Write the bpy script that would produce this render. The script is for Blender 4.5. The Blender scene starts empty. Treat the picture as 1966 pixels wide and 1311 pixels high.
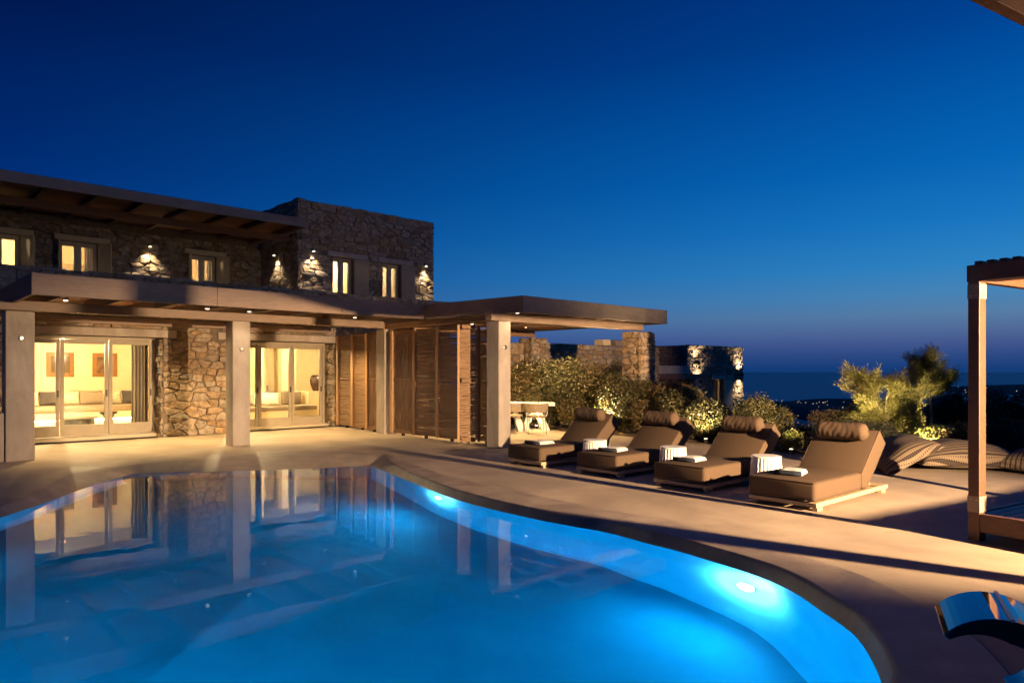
import bpy, bmesh, math, random
import numpy as np
from mathutils import Vector, Matrix, Quaternion
R = math.radians
random.seed(7)
SC = bpy.context.scene
COL = SC.collection

# ------------------------------------------------------------------ camera
cam_d = bpy.data.cameras.new("camera")
cam = bpy.data.objects.new("camera", cam_d); COL.objects.link(cam)
cam.location = (0, 0, 1.6); cam.rotation_euler = (R(90), 0, 0)
cam_d.sensor_width = 36; cam_d.lens = 36*1333/1966
cam_d.shift_y = 56.5/1966
cam_d.clip_start = 0.05; cam_d.clip_end = 200000
SC.camera = cam

# ------------------------------------------------------------------ sky
def lin(c):
    f = lambda x: x/12.92 if x <= .04045 else ((x+.055)/1.055)**2.4
    return tuple(f(v/255) for v in c) + (1,)
world = bpy.data.worlds.new("World"); SC.world = world; world.use_nodes = True
nt = world.node_tree; N = nt.nodes; L = nt.links
N.clear()
out = N.new("ShaderNodeOutputWorld"); bg = N.new("ShaderNodeBackground")
tc = N.new("ShaderNodeTexCoord"); sep = N.new("ShaderNodeSeparateXYZ")
L.new(tc.outputs["Generated"], sep.inputs[0])
def ramp(stops):
    r = N.new("ShaderNodeValToRGB"); e = r.color_ramp.elements
    e[0].position = stops[0][0]; e[0].color = lin(stops[0][1])
    e[1].position = stops[1][0]; e[1].color = lin(stops[1][1])
    for p, c in stops[2:]:
        n = e.new(p); n.color = lin(c)
    r.color_ramp.interpolation = 'EASE' if False else 'LINEAR'
    return r
S = 2.0   # ramp position = 2*sin(elevation)
mz = N.new("ShaderNodeMath"); mz.operation = 'MULTIPLY'; mz.inputs[1].default_value = S; mz.use_clamp = True
L.new(sep.outputs[2], mz.inputs[0])
dark = ramp([(0, (14, 52, 108)), (.04, (26, 60, 122)), (.10, (14, 74, 146)), (.2, (2, 66, 142)), (.36, (0, 52, 126)), (.5, (0, 42, 112)), (.8, (0, 24, 80)), (1, (0, 16, 62))])
glow = ramp([(0, (18, 60, 118)), (.012, (26, 62, 122)), (.04, (46, 74, 132)), (.07, (68, 88, 142)), (.10, (82, 106, 152)), (.14, (88, 126, 166)), (.19, (72, 134, 184)),
             (.26, (46, 132, 196)), (.37, (24, 118, 194)), (.5, (6, 102, 184)), (.7, (0, 80, 162)), (.8, (0, 66, 146)), (1, (0, 50, 126))])
for r in (dark, glow): L.new(mz.outputs[0], r.inputs[0])
vm = N.new("ShaderNodeVectorMath"); vm.operation = 'MULTIPLY'; vm.inputs[1].default_value = (1, 1, 0)
L.new(tc.outputs["Generated"], vm.inputs[0])
vn = N.new("ShaderNodeVectorMath"); vn.operation = 'NORMALIZE'; L.new(vm.outputs[0], vn.inputs[0])
vd = N.new("ShaderNodeVectorMath"); vd.operation = 'DOT_PRODUCT'; L.new(vn.outputs[0], vd.inputs[0])
vd.inputs[1].default_value = (math.sin(R(62)), math.cos(R(62)), 0)
mr = N.new("ShaderNodeMapRange"); mr.inputs[1].default_value = -.15; mr.inputs[2].default_value = .93
L.new(vd.outputs["Value"], mr.inputs[0])
pw = N.new("ShaderNodeMath"); pw.operation = 'POWER'; pw.inputs[1].default_value = 1.15; L.new(mr.outputs[0], pw.inputs[0])
mx = N.new("ShaderNodeMix"); mx.data_type = 'RGBA'
L.new(pw.outputs[0], mx.inputs[0]); L.new(dark.outputs[0], mx.inputs[6]); L.new(glow.outputs[0], mx.inputs[7])
L.new(mx.outputs[2], bg.inputs[0]); bg.inputs[1].default_value = 1.0
L.new(bg.outputs[0], out.inputs[0])

SC.render.engine = 'CYCLES'
SC.cycles.use_denoising = True
SC.cycles.max_bounces = 8; SC.cycles.diffuse_bounces = 3; SC.cycles.glossy_bounces = 4; SC.cycles.transmission_bounces = 6
SC.cycles.transparent_max_bounces = 8
SC.cycles.sample_clamp_indirect = 80.0
SC.cycles.use_light_tree = True
SC.cycles.caustics_refractive = False; SC.cycles.caustics_reflective = False
SC.view_settings.view_transform = 'Standard'; SC.view_settings.look = 'None'
SC.view_settings.exposure = 0; SC.view_settings.gamma = 1; SC.view_settings.use_curve_mapping = False

# ------------------------------------------------------------------ frames and helpers
HA = math.atan2(1333, 1397)          # azimuth of the house front
CU = (math.cos(HA), math.sin(HA)); CV = (-math.sin(HA), math.cos(HA))
def H(u, v, z=0.0):
    return Vector((CU[0]*u + CV[0]*v, CU[1]*u + CV[1]*v, z))
def UV(x, y):
    return (CU[0]*x + CU[1]*y, CV[0]*x + CV[1]*y)

def root(name, label, cat, loc, rot=0.0, group=None):
    o = bpy.data.objects.new(name, None); COL.objects.link(o)
    o.empty_display_size = .2
    o.location = loc; o.rotation_euler = (0, 0, rot)
    o["label"] = label; o["category"] = cat
    if group: o["group"] = group
    return o
def tag(o, label=None, cat=None, group=None, kind=None):
    if label: o["label"] = label
    if cat: o["category"] = cat
    if group: o["group"] = group
    if kind: o["kind"] = kind
    return o
def hroot(name, label, cat, u, v, z=0.0, group=None):
    """a thing whose parts are given in house coordinates (u, v, z)"""
    o = root(name, label, cat, H(u, v, z), HA, group)
    o["_off"] = (u, v, z)
    return o
def off(o):
    return tuple(o["_off"]) if o is not None and "_off" in o else (0, 0, 0)

class MB:
    def __init__(s): s.v = []; s.f = []; s.t = []
    def add(s, vs, fs, tone=0.5):
        b = len(s.v); s.v += [tuple(p) for p in vs]
        s.f += [tuple(i+b for i in f) for f in fs]; s.t += [tone]*len(fs); return s
    def box(s, x0, x1, y0, y1, z0, z1, tone=.5):
        if x0 > x1: x0, x1 = x1, x0
        if y0 > y1: y0, y1 = y1, y0
        return s.add([(x0,y0,z0),(x1,y0,z0),(x1,y1,z0),(x0,y1,z0),(x0,y0,z1),(x1,y0,z1),(x1,y1,z1),(x0,y1,z1)],
                     [(0,3,2,1),(4,5,6,7),(0,1,5,4),(1,2,6,5),(2,3,7,6),(3,0,4,7)], tone)
    def prism(s, poly, z0, z1, tone=.5):
        n = len(poly)
        vs = [(x, y, z0) for x, y in poly] + [(x, y, z1) for x, y in poly]
        fs = [tuple(range(n-1, -1, -1)), tuple(range(n, 2*n))] + [(i, (i+1) % n, n+(i+1) % n, n+i) for i in range(n)]
        return s.add(vs, fs, tone)
    def bar(s, p, q, w, h, tone=.5):
        """square bar from p to q, w sideways and h upwards"""
        p = Vector(p); q = Vector(q); d = (q-p).normalized()
        up = Vector((0, 0, 1)) if abs(d.z) < .95 else Vector((1, 0, 0))
        a = d.cross(up).normalized()*w/2; b = a.cross(d).normalized()*h/2
        vs = [p-a-b, p+a-b, p+a+b, p-a+b, q-a-b, q+a-b, q+a+b, q-a+b]
        return s.add(vs, [(0,3,2,1),(4,5,6,7),(0,1,5,4),(1,2,6,5),(2,3,7,6),(3,0,4,7)], tone)
    def tube(s, pts, rs, n=6, tone=.5, cap=True):
        pts = [Vector(p) for p in pts]
        if not hasattr(rs, '__len__'): rs = [rs]*len(pts)
        vs = []; fs = []
        ref = Vector((0, 0, 1))
        for i, p in enumerate(pts):
            d = (pts[min(i+1, len(pts)-1)] - pts[max(i-1, 0)]).normalized()
            if abs(d.dot(ref)) > .95: rr = Vector((1, 0, 0))
            else: rr = ref
            a = d.cross(rr).normalized(); b = a.cross(d)
            for k in range(n):
                t = 2*math.pi*k/n
                vs.append(p + a*math.cos(t)*rs[i] + b*math.sin(t)*rs[i])
        for i in range(len(pts)-1):
            for k in range(n):
                fs.append((i*n+k, i*n+(k+1) % n, (i+1)*n+(k+1) % n, (i+1)*n+k))
        if cap:
            fs.append(tuple(range(n-1, -1, -1))); m = (len(pts)-1)*n; fs.append(tuple(range(m, m+n)))
        return s.add(vs, fs, tone)
    def lathe(s, prof, n=24, c=(0, 0, 0), flute=0, fl=0.0, tone=.5):
        vs = []; fs = []
        for r, z in prof:
            for k in range(n):
                t = 2*math.pi*k/n
                rr = r*(1 + (fl*math.cos(flute*t) if flute and r > .02 else 0))
                vs.append((c[0]+rr*math.cos(t), c[1]+rr*math.sin(t), c[2]+z))
        for i in range(len(prof)-1):
            for k in range(n):
                fs.append((i*n+k, i*n+(k+1) % n, (i+1)*n+(k+1) % n, (i+1)*n+k))
        fs.append(tuple(range(n-1, -1, -1))); m = (len(prof)-1)*n; fs.append(tuple(range(m, m+n)))
        return s.add(vs, fs, tone)
    def build(s, name, mat, parent=None, bevel=0, seg=2, smooth=False, kind=None, raw=False):
        o3 = (0, 0, 0) if raw else off(parent)
        if parent is not None and parent.parent is not None and "_off" not in parent and not raw:
            o3 = off(parent.parent)
        me = bpy.data.meshes.new(name)
        me.from_pydata([(x-o3[0], y-o3[1], z-o3[2]) for x, y, z in s.v], [], s.f)
        at = me.attributes.new("tone", 'FLOAT', 'FACE'); at.data.foreach_set("value", s.t)
        if mat: me.materials.append(mat)
        if smooth: me.polygons.foreach_set("use_smooth", [True]*len(me.polygons))
        me.update()
        o = bpy.data.objects.new(name, me); COL.objects.link(o)
        if parent is not None: o.parent = parent
        if bevel:
            m = o.modifiers.new("bevel", 'BEVEL'); m.width = bevel; m.segments = seg; m.limit_method = 'ANGLE'
        if kind: o["kind"] = kind
        return o
def copy_tree(o, parent=None):
    c = o.copy(); COL.objects.link(c)
    if parent is not None: c.parent = parent
    for ch in list(o.children): copy_tree(ch, c)
    return c

# ------------------------------------------------------------------ materials
def mat(name, c1, c2=None, rough=.7, ns=4.0, stretch=(1, 1, 1), bump=0.0, bs=40.0, spec=.4, metal=0.0, emit=None, es=1.0, tone=None, detail=5, bdist=.01, coat=0, stain=None):
    m = bpy.data.materials.new(name); m.use_nodes = True
    nt = m.node_tree; N = nt.nodes; L = nt.links; b = N["Principled BSDF"]
    b.inputs["Roughness"].default_value = rough; b.inputs["Metallic"].default_value = metal
    b.inputs["Specular IOR Level"].default_value = spec
    b.inputs["Coat Weight"].default_value = coat
    tc = N.new("ShaderNodeTexCoord"); mp = N.new("ShaderNodeMapping"); mp.inputs["Scale"].default_value = stretch
    L.new(tc.outputs["Object"], mp.inputs[0])
    c1 = tuple(c1)+(1,)
    if c2 is not None:
        nz = N.new("ShaderNodeTexNoise"); nz.inputs["Scale"].default_value = ns; nz.inputs["Detail"].default_value = detail
        nz.inputs["Roughness"].default_value = .6
        L.new(mp.outputs[0], nz.inputs["Vector"])
        r = N.new("ShaderNodeValToRGB"); r.color_ramp.elements[0].position = .32; r.color_ramp.elements[1].position = .68
        r.color_ramp.elements[0].color = c1; r.color_ramp.elements[1].color = tuple(c2)+(1,)
        L.new(nz.outputs["Fac"], r.inputs[0]); col = r.outputs[0]
        if tone:
            at = N.new("ShaderNodeAttribute"); at.attribute_name = "tone"
            r2 = N.new("ShaderNodeValToRGB"); e = r2.color_ramp.elements
            e[0].position = 0; e[0].color = tuple(tone[0])+(1,); e[1].position = 1; e[1].color = tuple(tone[-1])+(1,)
            for i, t in enumerate(tone[1:-1]):
                x = e.new((i+1)/(len(tone)-1)); x.color = tuple(t)+(1,)
            L.new(at.outputs["Fac"], r2.inputs[0])
            mm = N.new("ShaderNodeMix"); mm.data_type = 'RGBA'; mm.blend_type = 'MULTIPLY'; mm.inputs[0].default_value = 1
            L.new(r2.outputs[0], mm.inputs[6]); L.new(col, mm.inputs[7]); col = mm.outputs[2]
        if stain:     # (scale, stretch, strength): wear and damp marks with a shape of their own
            sm_ = N.new("ShaderNodeMapping"); sm_.inputs["Scale"].default_value = stain[1]; L.new(tc.outputs["Object"], sm_.inputs[0])
            sn = N.new("ShaderNodeTexNoise"); sn.inputs["Scale"].default_value = stain[0]; sn.inputs["Detail"].default_value = 7; sn.inputs["Roughness"].default_value = .68; sn.inputs["Distortion"].default_value = .6
            L.new(sm_.outputs[0], sn.inputs["Vector"])
            sr = N.new("ShaderNodeMapRange"); sr.inputs[1].default_value = .38; sr.inputs[2].default_value = .62; sr.inputs[3].default_value = 1-stain[2]; sr.inputs[4].default_value = 1.06
            L.new(sn.outputs["Fac"], sr.inputs[0])
            s2 = N.new("ShaderNodeVectorMath"); s2.operation = 'SCALE'; L.new(col, s2.inputs[0]); L.new(sr.outputs[0], s2.inputs["Scale"]); col = s2.outputs[0]
            rr_ = N.new("ShaderNodeMapRange"); rr_.inputs[1].default_value = .3; rr_.inputs[2].default_value = .7; rr_.inputs[3].default_value = max(.1, rough-.16); rr_.inputs[4].default_value = min(1, rough+.1)
            L.new(sn.outputs["Fac"], rr_.inputs[0]); L.new(rr_.outputs[0], b.inputs["Roughness"])
        L.new(col, b.inputs["Base Color"])
    else: b.inputs["Base Color"].default_value = c1
    if bump:
        nb = N.new("ShaderNodeTexNoise"); nb.inputs["Scale"].default_value = bs; nb.inputs["Detail"].default_value = 6
        L.new(mp.outputs[0], nb.inputs["Vector"])
        bp = N.new("ShaderNodeBump"); bp.inputs["Strength"].default_value = bump; bp.inputs["Distance"].default_value = bdist
        L.new(nb.outputs["Fac"], bp.inputs["Height"]); L.new(bp.outputs[0], b.inputs["Normal"])
    if emit:
        b.inputs["Emission Color"].default_value = tuple(emit)+(1,); b.inputs["Emission Strength"].default_value = es
    return m
def glassm(name, tint=(.95, .97, .96)):
    m = bpy.data.materials.new(name); m.use_nodes = True
    N = m.node_tree.nodes; L = m.node_tree.links; o = N["Material Output"]; N.remove(N["Principled BSDF"])
    t = N.new("ShaderNodeBsdfTransparent"); t.inputs[0].default_value = tint+(1,)
    g = N.new("ShaderNodeBsdfGlossy"); g.inputs["Roughness"].default_value = .02
    f = N.new("ShaderNodeFresnel"); f.inputs[0].default_value = 1.3
    x = N.new("ShaderNodeMixShader"); L.new(f.outputs[0], x.inputs[0]); L.new(t.outputs[0], x.inputs[1]); L.new(g.outputs[0], x.inputs[2])
    L.new(x.outputs[0], o.inputs[0]); return m

STONES = [(.24,.19,.14),(.36,.28,.20),(.30,.23,.15),(.43,.36,.28),(.35,.32,.29),(.40,.29,.18),(.30,.27,.24),(.47,.40,.31)]
M = {}
M['stone'] = mat("rubble_stone", (.50,.48,.46), (1.15,1.08,1.0), .9, 9, bump=1.0, bs=26, tone=STONES, bdist=.02, spec=.2)
M['mortar'] = mat("dark_joint", (.12,.095,.07), (.19,.15,.115), .95, 9, bump=.6, bs=30)
M['concrete'] = mat("smooth_concrete", (.36,.31,.26), (.43,.38,.33), .8, 2.2, bump=.25, bs=45, stain=(2.2, (1, 1, .35), .24))
M['deck'] = mat("troweled_concrete_deck", (.33,.265,.20), (.46,.375,.285), .76, .9, bump=.22, bs=55, detail=8, stain=(.55, (1, 1, 1), .22))
M['coping'] = mat("concrete_coping", (.30,.24,.19), (.40,.33,.26), .58, 3.0, bump=.35, bs=40, detail=8, stain=(1.6, (1, 1, 1), .30))
M['plaster'] = mat("cream_plaster", (.74,.59,.36), (.80,.65,.42), .85, 3, bump=.05)
M['fascia'] = mat("taupe_painted_timber", (.235,.17,.13), (.29,.21,.16), .6, 5, (1, 1, 6), bump=.2, bs=40, stain=(1.2, (1, 1, 2.5), .22))
M['stile'] = mat("honey_timber", (.40,.24,.13), (.50,.31,.17), .6, 5, (2, 2, 10), bump=.2, bs=30)
M['timber'] = mat("brown_timber", (.20,.115,.06), (.29,.17,.09), .6, 5, (2, 2, 10), bump=.2, bs=30)
M['darkwood'] = mat("dark_timber", (.11,.05,.028), (.16,.075,.04), .6, 6, (2, 2, 10), bump=.2, bs=30)
M['bedwood'] = mat("dark_oiled_timber", (.075,.034,.018), (.115,.052,.028), .42, 6, (2, 2, 10), bump=.2, bs=30)
M['soffit'] = mat("soffit_boards", (.20,.085,.04), (.27,.12,.055), .7, 4, (3, 3, 1), bump=.1)
M['paintwood'] = mat("greige_painted_wood", (.33,.28,.20), (.38,.32,.24), .5, 6, bump=.05)
M['olivewood'] = mat("shutter_paint", (.50,.42,.26), (.58,.49,.31), .55, 6, bump=.06)
M['reed'] = mat("woven_branches", (.27,.17,.10), (.42,.28,.17), .75, 9, (1, 1, 12), bump=.3, bs=40)
M['glass'] = glassm("clear_glass")
M['cushion'] = mat("brown_outdoor_fabric", (.100,.068,.045), (.116,.079,.052), .9, 60, bump=.15, bs=400, spec=.15, bdist=.003)
M['white'] = mat("white_lacquer", (.74,.72,.68), (.80,.78,.74), .5, 3)
M['towel'] = mat("white_terry", (.66,.64,.60), (.76,.74,.70), .95, 80, bump=.6, bs=250, spec=.1)
M['navy'] = mat("dark_towel", (.02,.026,.04), (.035,.042,.06), .95, 80, bump=.6, bs=250, spec=.1)
M['palewood'] = mat("pale_teak", (.42,.31,.18), (.52,.39,.24), .6, 6, (8, 2, 8), bump=.15)
M['black'] = mat("black_metal", (.015,.014,.014), None, .35)
M['steel'] = mat("brushed_steel", (.45,.42,.38), None, .35, metal=1)
M['rope'] = mat("woven_rope", (.22,.17,.11), (.36,.29,.2), .8, 40, bump=.5, bs=80)
M['bark'] = mat("pale_bark", (.30,.24,.17), (.46,.38,.28), .85, 20, (1, 1, .3), bump=.6, bs=60)
M['soil'] = mat("garden_soil", (.055,.035,.022), (.10,.07,.045), .95, 3, bump=.8, bs=12, bdist=.04)
M['hill'] = mat("dark_scrubland", (.012,.016,.014), (.03,.032,.024), .95, .02)
M['sofa'] = mat("taupe_upholstery", (.27,.20,.13), (.33,.25,.17), .9, 30, bump=.1, bs=200)
M['pil_cream'] = mat("cream_pillow", (.62,.55,.42), (.72,.65,.5), .9, 30)
M['pil_dark'] = mat("dark_pillow", (.06,.05,.05), (.11,.09,.08), .9, 30)
M['bulb'] = mat("warm_bulb", (1, .9, .7), None, emit=(1, .78, .45), es=12)
M['spotbulb'] = mat("spot_bulb", (1, .9, .7), None, emit=(1, .8, .5), es=5)
M['lacquer'] = mat("dark_gloss_lacquer", (.012,.012,.016), None, .07, spec=.9, coat=1)

def leafmat(name, tones, rough=.5):
    m = mat(name, (.8,.8,.8), (1.15,1.15,1.1), rough, 3, tone=tones, spec=.35)
    b = m.node_tree.nodes["Principled BSDF"]
    b.inputs["Subsurface Weight"].default_value = 0
    return m
M['leaf_hedge'] = leafmat("hedge_leaves", [(.032,.042,.013),(.065,.066,.024),(.10,.085,.033),(.05,.055,.02),(.18,.12,.06)])
M['leaf_dark'] = leafmat("dark_leaves", [(.018,.026,.012),(.035,.045,.02),(.05,.055,.022)])
M['leaf_red'] = leafmat("reddish_leaves", [(.05,.04,.018),(.12,.08,.03),(.07,.07,.025),(.17,.10,.04)])
M['leaf_pine'] = leafmat("pine_needles", [(.11,.12,.03),(.17,.17,.04),(.22,.19,.05),(.14,.14,.04)])
M['leaf_lime'] = leafmat("pale_green_leaves", [(.16,.18,.05),(.22,.24,.07),(.28,.27,.09)])
M['leaf_rose'] = leafmat("rosemary_leaves", [(.02,.026,.016),(.045,.05,.03),(.06,.062,.038)])

# ------------------------------------------------------------------ lamps
def aim(o, d):
    o.rotation_mode = 'QUATERNION'; o.rotation_quaternion = Vector(d).to_track_quat('-Z', 'Y')
def lamp(kind, name, parent, loc, energy, color, d=(0, 0, -1), size=60, blend=.5, radius=.03, w=.1, raw=False):
    l = bpy.data.lights.new(name, kind); l.energy = energy*(1 if name == 'flood_beam' else EG); l.color = color
    if kind == 'SPOT': l.spot_size = R(size); l.spot_blend = blend; l.shadow_soft_size = radius
    elif kind == 'POINT': l.shadow_soft_size = radius
    elif kind == 'AREA': l.shape = 'RECTANGLE'; l.size = w; l.size_y = radius
    o = bpy.data.objects.new(name, l); COL.objects.link(o)
    if parent is not None:
        o3 = (0, 0, 0) if raw else off(parent)
        o.parent = parent; o.location = (loc[0]-o3[0], loc[1]-o3[1], loc[2]-o3[2])
    else: o.location = loc
    aim(o, d); return o
WARM = (1, .66, .34); WARM2 = (1, .78, .5)
FLOOD_E = 20000
EG = 2.5
# ------------------------------------------------------------------ pool, deck, land
def gp(px, py, z=0.0):           # where a sight line to the photograph meets the level z
    Y = (1.6-z)*1333/(py-712); return ((px-983)/1333*Y, Y)
ZW = -.12
def cat(pts, k=6):
    res = []
    n = len(pts)
    for i in range(n-1):
        p0 = pts[max(i-1, 0)]; p1 = pts[i]; p2 = pts[i+1]; p3 = pts[min(i+2, n-1)]
        for j in range(k):
            t = j/k
            res.append(tuple(.5*((2*p1[a]) + (-p0[a]+p2[a])*t + (2*p0[a]-5*p1[a]+4*p2[a]-p3[a])*t*t + (-p0[a]+3*p1[a]-3*p2[a]+p3[a])*t**3) for a in range(len(p1))))
    return res
# each row: top edge x, y and waterline x, y
rt = [gp(735, 872)] + [gp(*p) for p in [(762,893),(801,912),(851,931),(905,947),(959,960),(1031,975),(1103,988),(1175,1000),(1247,1018),(1300,1030),(1352,1044),(1465,1077),(1536,1106),(1597,1143),(1658,1184),(1694,1230),(1716,1276),(1722,1311)]]
wl = [gp(713, 894, ZW)] + [(x-.05, y-.02) for x, y in rt[1:12]] + [(x-.06, y+.0) for x, y in rt[12:]]
right = [(a[0], a[1], b[0], b[1]) for a, b in zip(rt, wl)]
right[1] = (rt[1][0], rt[1][1], rt[1][0]-.10, rt[1][1]-.12)
near = [(1.92,3.0),(1.72,2.45),(1.2,2.0),(0,1.8),(-2,1.8),(-4,2.2),(-5.3,3.2),(-5.85,4.8),(-6.0,6.5)]
near = [(x, y, x*.985-.02, y+.03) for x, y in near]
left = [(-6.07,8.23,-6.0,8.13),(-6.42,9.6,-6.13,9.3),(-6.85,10.9,-6.3,10.4),(-6.42,12.05,-6.36,11.66)]
far = [(-6.42,12.05,-6.36,11.66),(-5.7,12.52,-5.4,11.82),(-4.7,12.95,-4.4,12.02),(-3.5,13.2,-3.4,12.28),(rt[0][0],rt[0][1],wl[0][0],wl[0][1])]
loop = cat(right+near+left, 6) + cat(far, 6)
n = len(loop)
C0 = (-2.2, 7.2)
T = [(a, b) for a, b, c, d in loop]; W = [(c, d) for a, b, c, d in loop]
def outward(p, k):
    d = Vector((p[0]-C0[0], p[1]-C0[1])); d.normalize(); return (p[0]+d.x*k, p[1]+d.y*k)
def rings(levels, closed=True):
    """levels: list of (points, z); joins neighbours with quads"""
    m = MB(); vs = []; fs = []
    for pts, z in levels: vs += [(x, y, z if not callable(z) else z(x, y)) for x, y in pts]
    for i in range(len(levels)-1):
        for k in range(n):
            a = i*n+k; b = i*n+(k+1) % n
            fs.append((a, b, b+n, a+n))
    m.add(vs, fs); return m
# the loop runs clockwise, so the rings above go outwards with their faces up
def Rdeck(x, y):
    a = math.atan2(x-C0[0], y-C0[1])    # 0 = straight ahead, + = right
    t = max(0, min(1, (a-.12)/.35)); u = max(0, min(1, (a-.7)/.5))
    return 34*(1-t)+t*19 - 1.5*u
edge = [outward(C0 if False else p, 0) for p in T]
def ringR(f):
    res = []
    for p in T:
        d = Vector((p[0]-C0[0], p[1]-C0[1])).normalized(); r = f(p[0], p[1]); res.append((C0[0]+d.x*r, C0[1]+d.y*r))
    return res
cop = [outward(p, .58) for p in T]
cop2 = [outward(p, .572) for p in T]
lip = [outward(p, .03) for p in T]
MIRR=0
m = rings([(W, ZW), ([((a[0]*.25+b[0]*.75), (a[1]*.25+b[1]*.75)) for a, b in zip(W, T)], -.03), (T, -.004), (lip, 0.0), (cop2, 0.004)])
o = m.build("pool_coping", M['coping'], smooth=True); tag(o, kind='structure')
# pool shell: wall down from the waterline edge, rounded foot, floor
def sc_(k): return [(C0[0]+(p[0]-C0[0])*k, C0[1]+(p[1]-C0[1])*k) for p in W]
ZF = -1.30
def fz(dz):
    def f(x, y):
        s = max(0, min(1, (-2.6-x)/2.6)); return ZF+dz+.62*s*s*(3-2*s)
    return f
fl = [(sc_(.2), fz(-.06)), (sc_(.4), fz(-.05)), (sc_(.6), fz(-.03)), (sc_(.8), fz(-.01)), (sc_(.93), fz(0)), (sc_(.965), fz(.02))]
lv = [(sc_(.965), fz(.02)), (sc_(.985), fz(.06)), (sc_(.995), fz(.12)), (sc_(1), fz(.2)), (W, -.45), (W, -.3), (W, ZW+.001)]
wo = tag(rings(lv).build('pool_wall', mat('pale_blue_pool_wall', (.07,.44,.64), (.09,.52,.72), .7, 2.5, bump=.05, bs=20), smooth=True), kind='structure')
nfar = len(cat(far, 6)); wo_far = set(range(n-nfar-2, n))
m = rings(fl)
b0 = len(m.v); m.v.append((C0[0], C0[1], fz(-.06)(*C0))); m.f += [(b0, (k+1) % n, k) for k in range(n)]; m.t += [.5]*n
M['poolshell'] = mat("blue_pool_plaster", (.002,.19,.29), (.003,.24,.35), .7, 1.5, bump=.05, bs=20)
tag(m.build("pool_floor", M['poolshell'], smooth=True), kind='structure')
wo.data.materials.append(mat('unlit_pool_wall', (.002,.05,.10), (.003,.07,.13), .7, 2.5))          # far side coloured darker in place of its missing lamplight
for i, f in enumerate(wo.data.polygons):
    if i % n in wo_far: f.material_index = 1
# water
m = MB(); vs = [(x, y, ZW) for x, y in W]
big = [vs[i] for i in range(n)]
m.add(big + [(C0[0], C0[1], ZW)], [(n, (k+1) % n, k) for k in range(n)])
wm = bpy.data.materials.new("pool_water"); wm.use_nodes = True
N_ = wm.node_tree.nodes; L_ = wm.node_tree.links; N_.remove(N_["Principled BSDF"])
rf = N_.new("ShaderNodeBsdfRefraction"); rf.inputs["Color"].default_value = (.6, .9, 1, 1); rf.inputs["IOR"].default_value = 1.33; rf.inputs["Roughness"].default_value = 0
gl = N_.new("ShaderNodeBsdfGlossy"); gl.inputs["Color"].default_value = (.80, .86, 1, 1); gl.inputs["Roughness"].default_value = 0
fr = N_.new("ShaderNodeFresnel"); fr.inputs["IOR"].default_value = 1.33
fp = N_.new("ShaderNodeMath"); fp.operation = 'POWER'; fp.inputs[1].default_value = 1.85; L_.new(fr.outputs[0], fp.inputs[0])
fm = N_.new("ShaderNodeMath"); fm.operation = 'MULTIPLY'; fm.inputs[1].default_value = 1.85; L_.new(fp.outputs[0], fm.inputs[0])
ms = N_.new("ShaderNodeMixShader"); L_.new(fm.outputs[0], ms.inputs[0]); L_.new(rf.outputs[0], ms.inputs[1]); L_.new(gl.outputs[0], ms.inputs[2]); L_.new(ms.outputs[0], N_["Material Output"].inputs[0])
tcn = N_.new("ShaderNodeTexCoord"); nz = N_.new("ShaderNodeTexNoise"); nz.inputs["Scale"].default_value = 2.2; nz.inputs["Detail"].default_value = 4
L_.new(tcn.outputs["Object"], nz.inputs["Vector"])
bp = N_.new("ShaderNodeBump"); bp.inputs["Strength"].default_value = .10; bp.inputs["Distance"].default_value = .01
L_.new(nz.outputs["Fac"], bp.inputs["Height"])
for q_ in (rf, gl): L_.new(bp.outputs[0], q_.inputs["Normal"])
tag(m.build("pool_water", wm, smooth=True), kind='structure')
# deck: from the coping to the garden edge; the groove between them is real
groove = rings([(cop2, 0.004), (cop2, -.02), (cop, -.02), (cop, 0.0)])
tag(groove.build("coping_joint", M['mortar']), kind='structure')
def grow(k): return [(a[0]+(b[0]-a[0])*k, a[1]+(b[1]-a[1])*k) for a, b in zip(cop, ringR(Rdeck))]
m = rings([(cop, 0.0), (grow(.15), 0), (grow(.4), 0), (grow(.7), 0), (grow(1), 0), (grow(1), -.25)])
tag(m.build("pool_deck", M['deck']), kind='structure')
# terrain falls away behind the garden to the sea
rnd = random.Random(3)
def far_ring(k, z, rough):
    pts = ringR(lambda x, y: Rdeck(x, y)*k)
    return (pts, z)
m = rings([far_ring(.97, -.06, 0), far_ring(1.02, -.3, 0), far_ring(1.25, -1.3, .2), far_ring(1.8, -4.5, .4), far_ring(4, -22, 1), far_ring(12, -70, 3), far_ring(40, -135, 4), far_ring(60, -156, 0)])
tag(m.build("hillside", M['hill'], smooth=True), kind='structure')
# sea
sea = bpy.data.materials.new("evening_sea"); sea.use_nodes = True
b = sea.node_tree.nodes["Principled BSDF"]; b.inputs["Base Color"].default_value = (.006, .10, .22, 1); b.inputs["Roughness"].default_value = .42; b.inputs["Specular IOR Level"].default_value = .42; b.inputs["IOR"].default_value = 1.33
m = MB(); k = 64
m.add([(math.cos(2*math.pi*i/k)*90000, math.sin(2*math.pi*i/k)*90000, -150) for i in range(k)], [tuple(range(k))])
tag(m.build("sea", sea), kind='structure')
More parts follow.
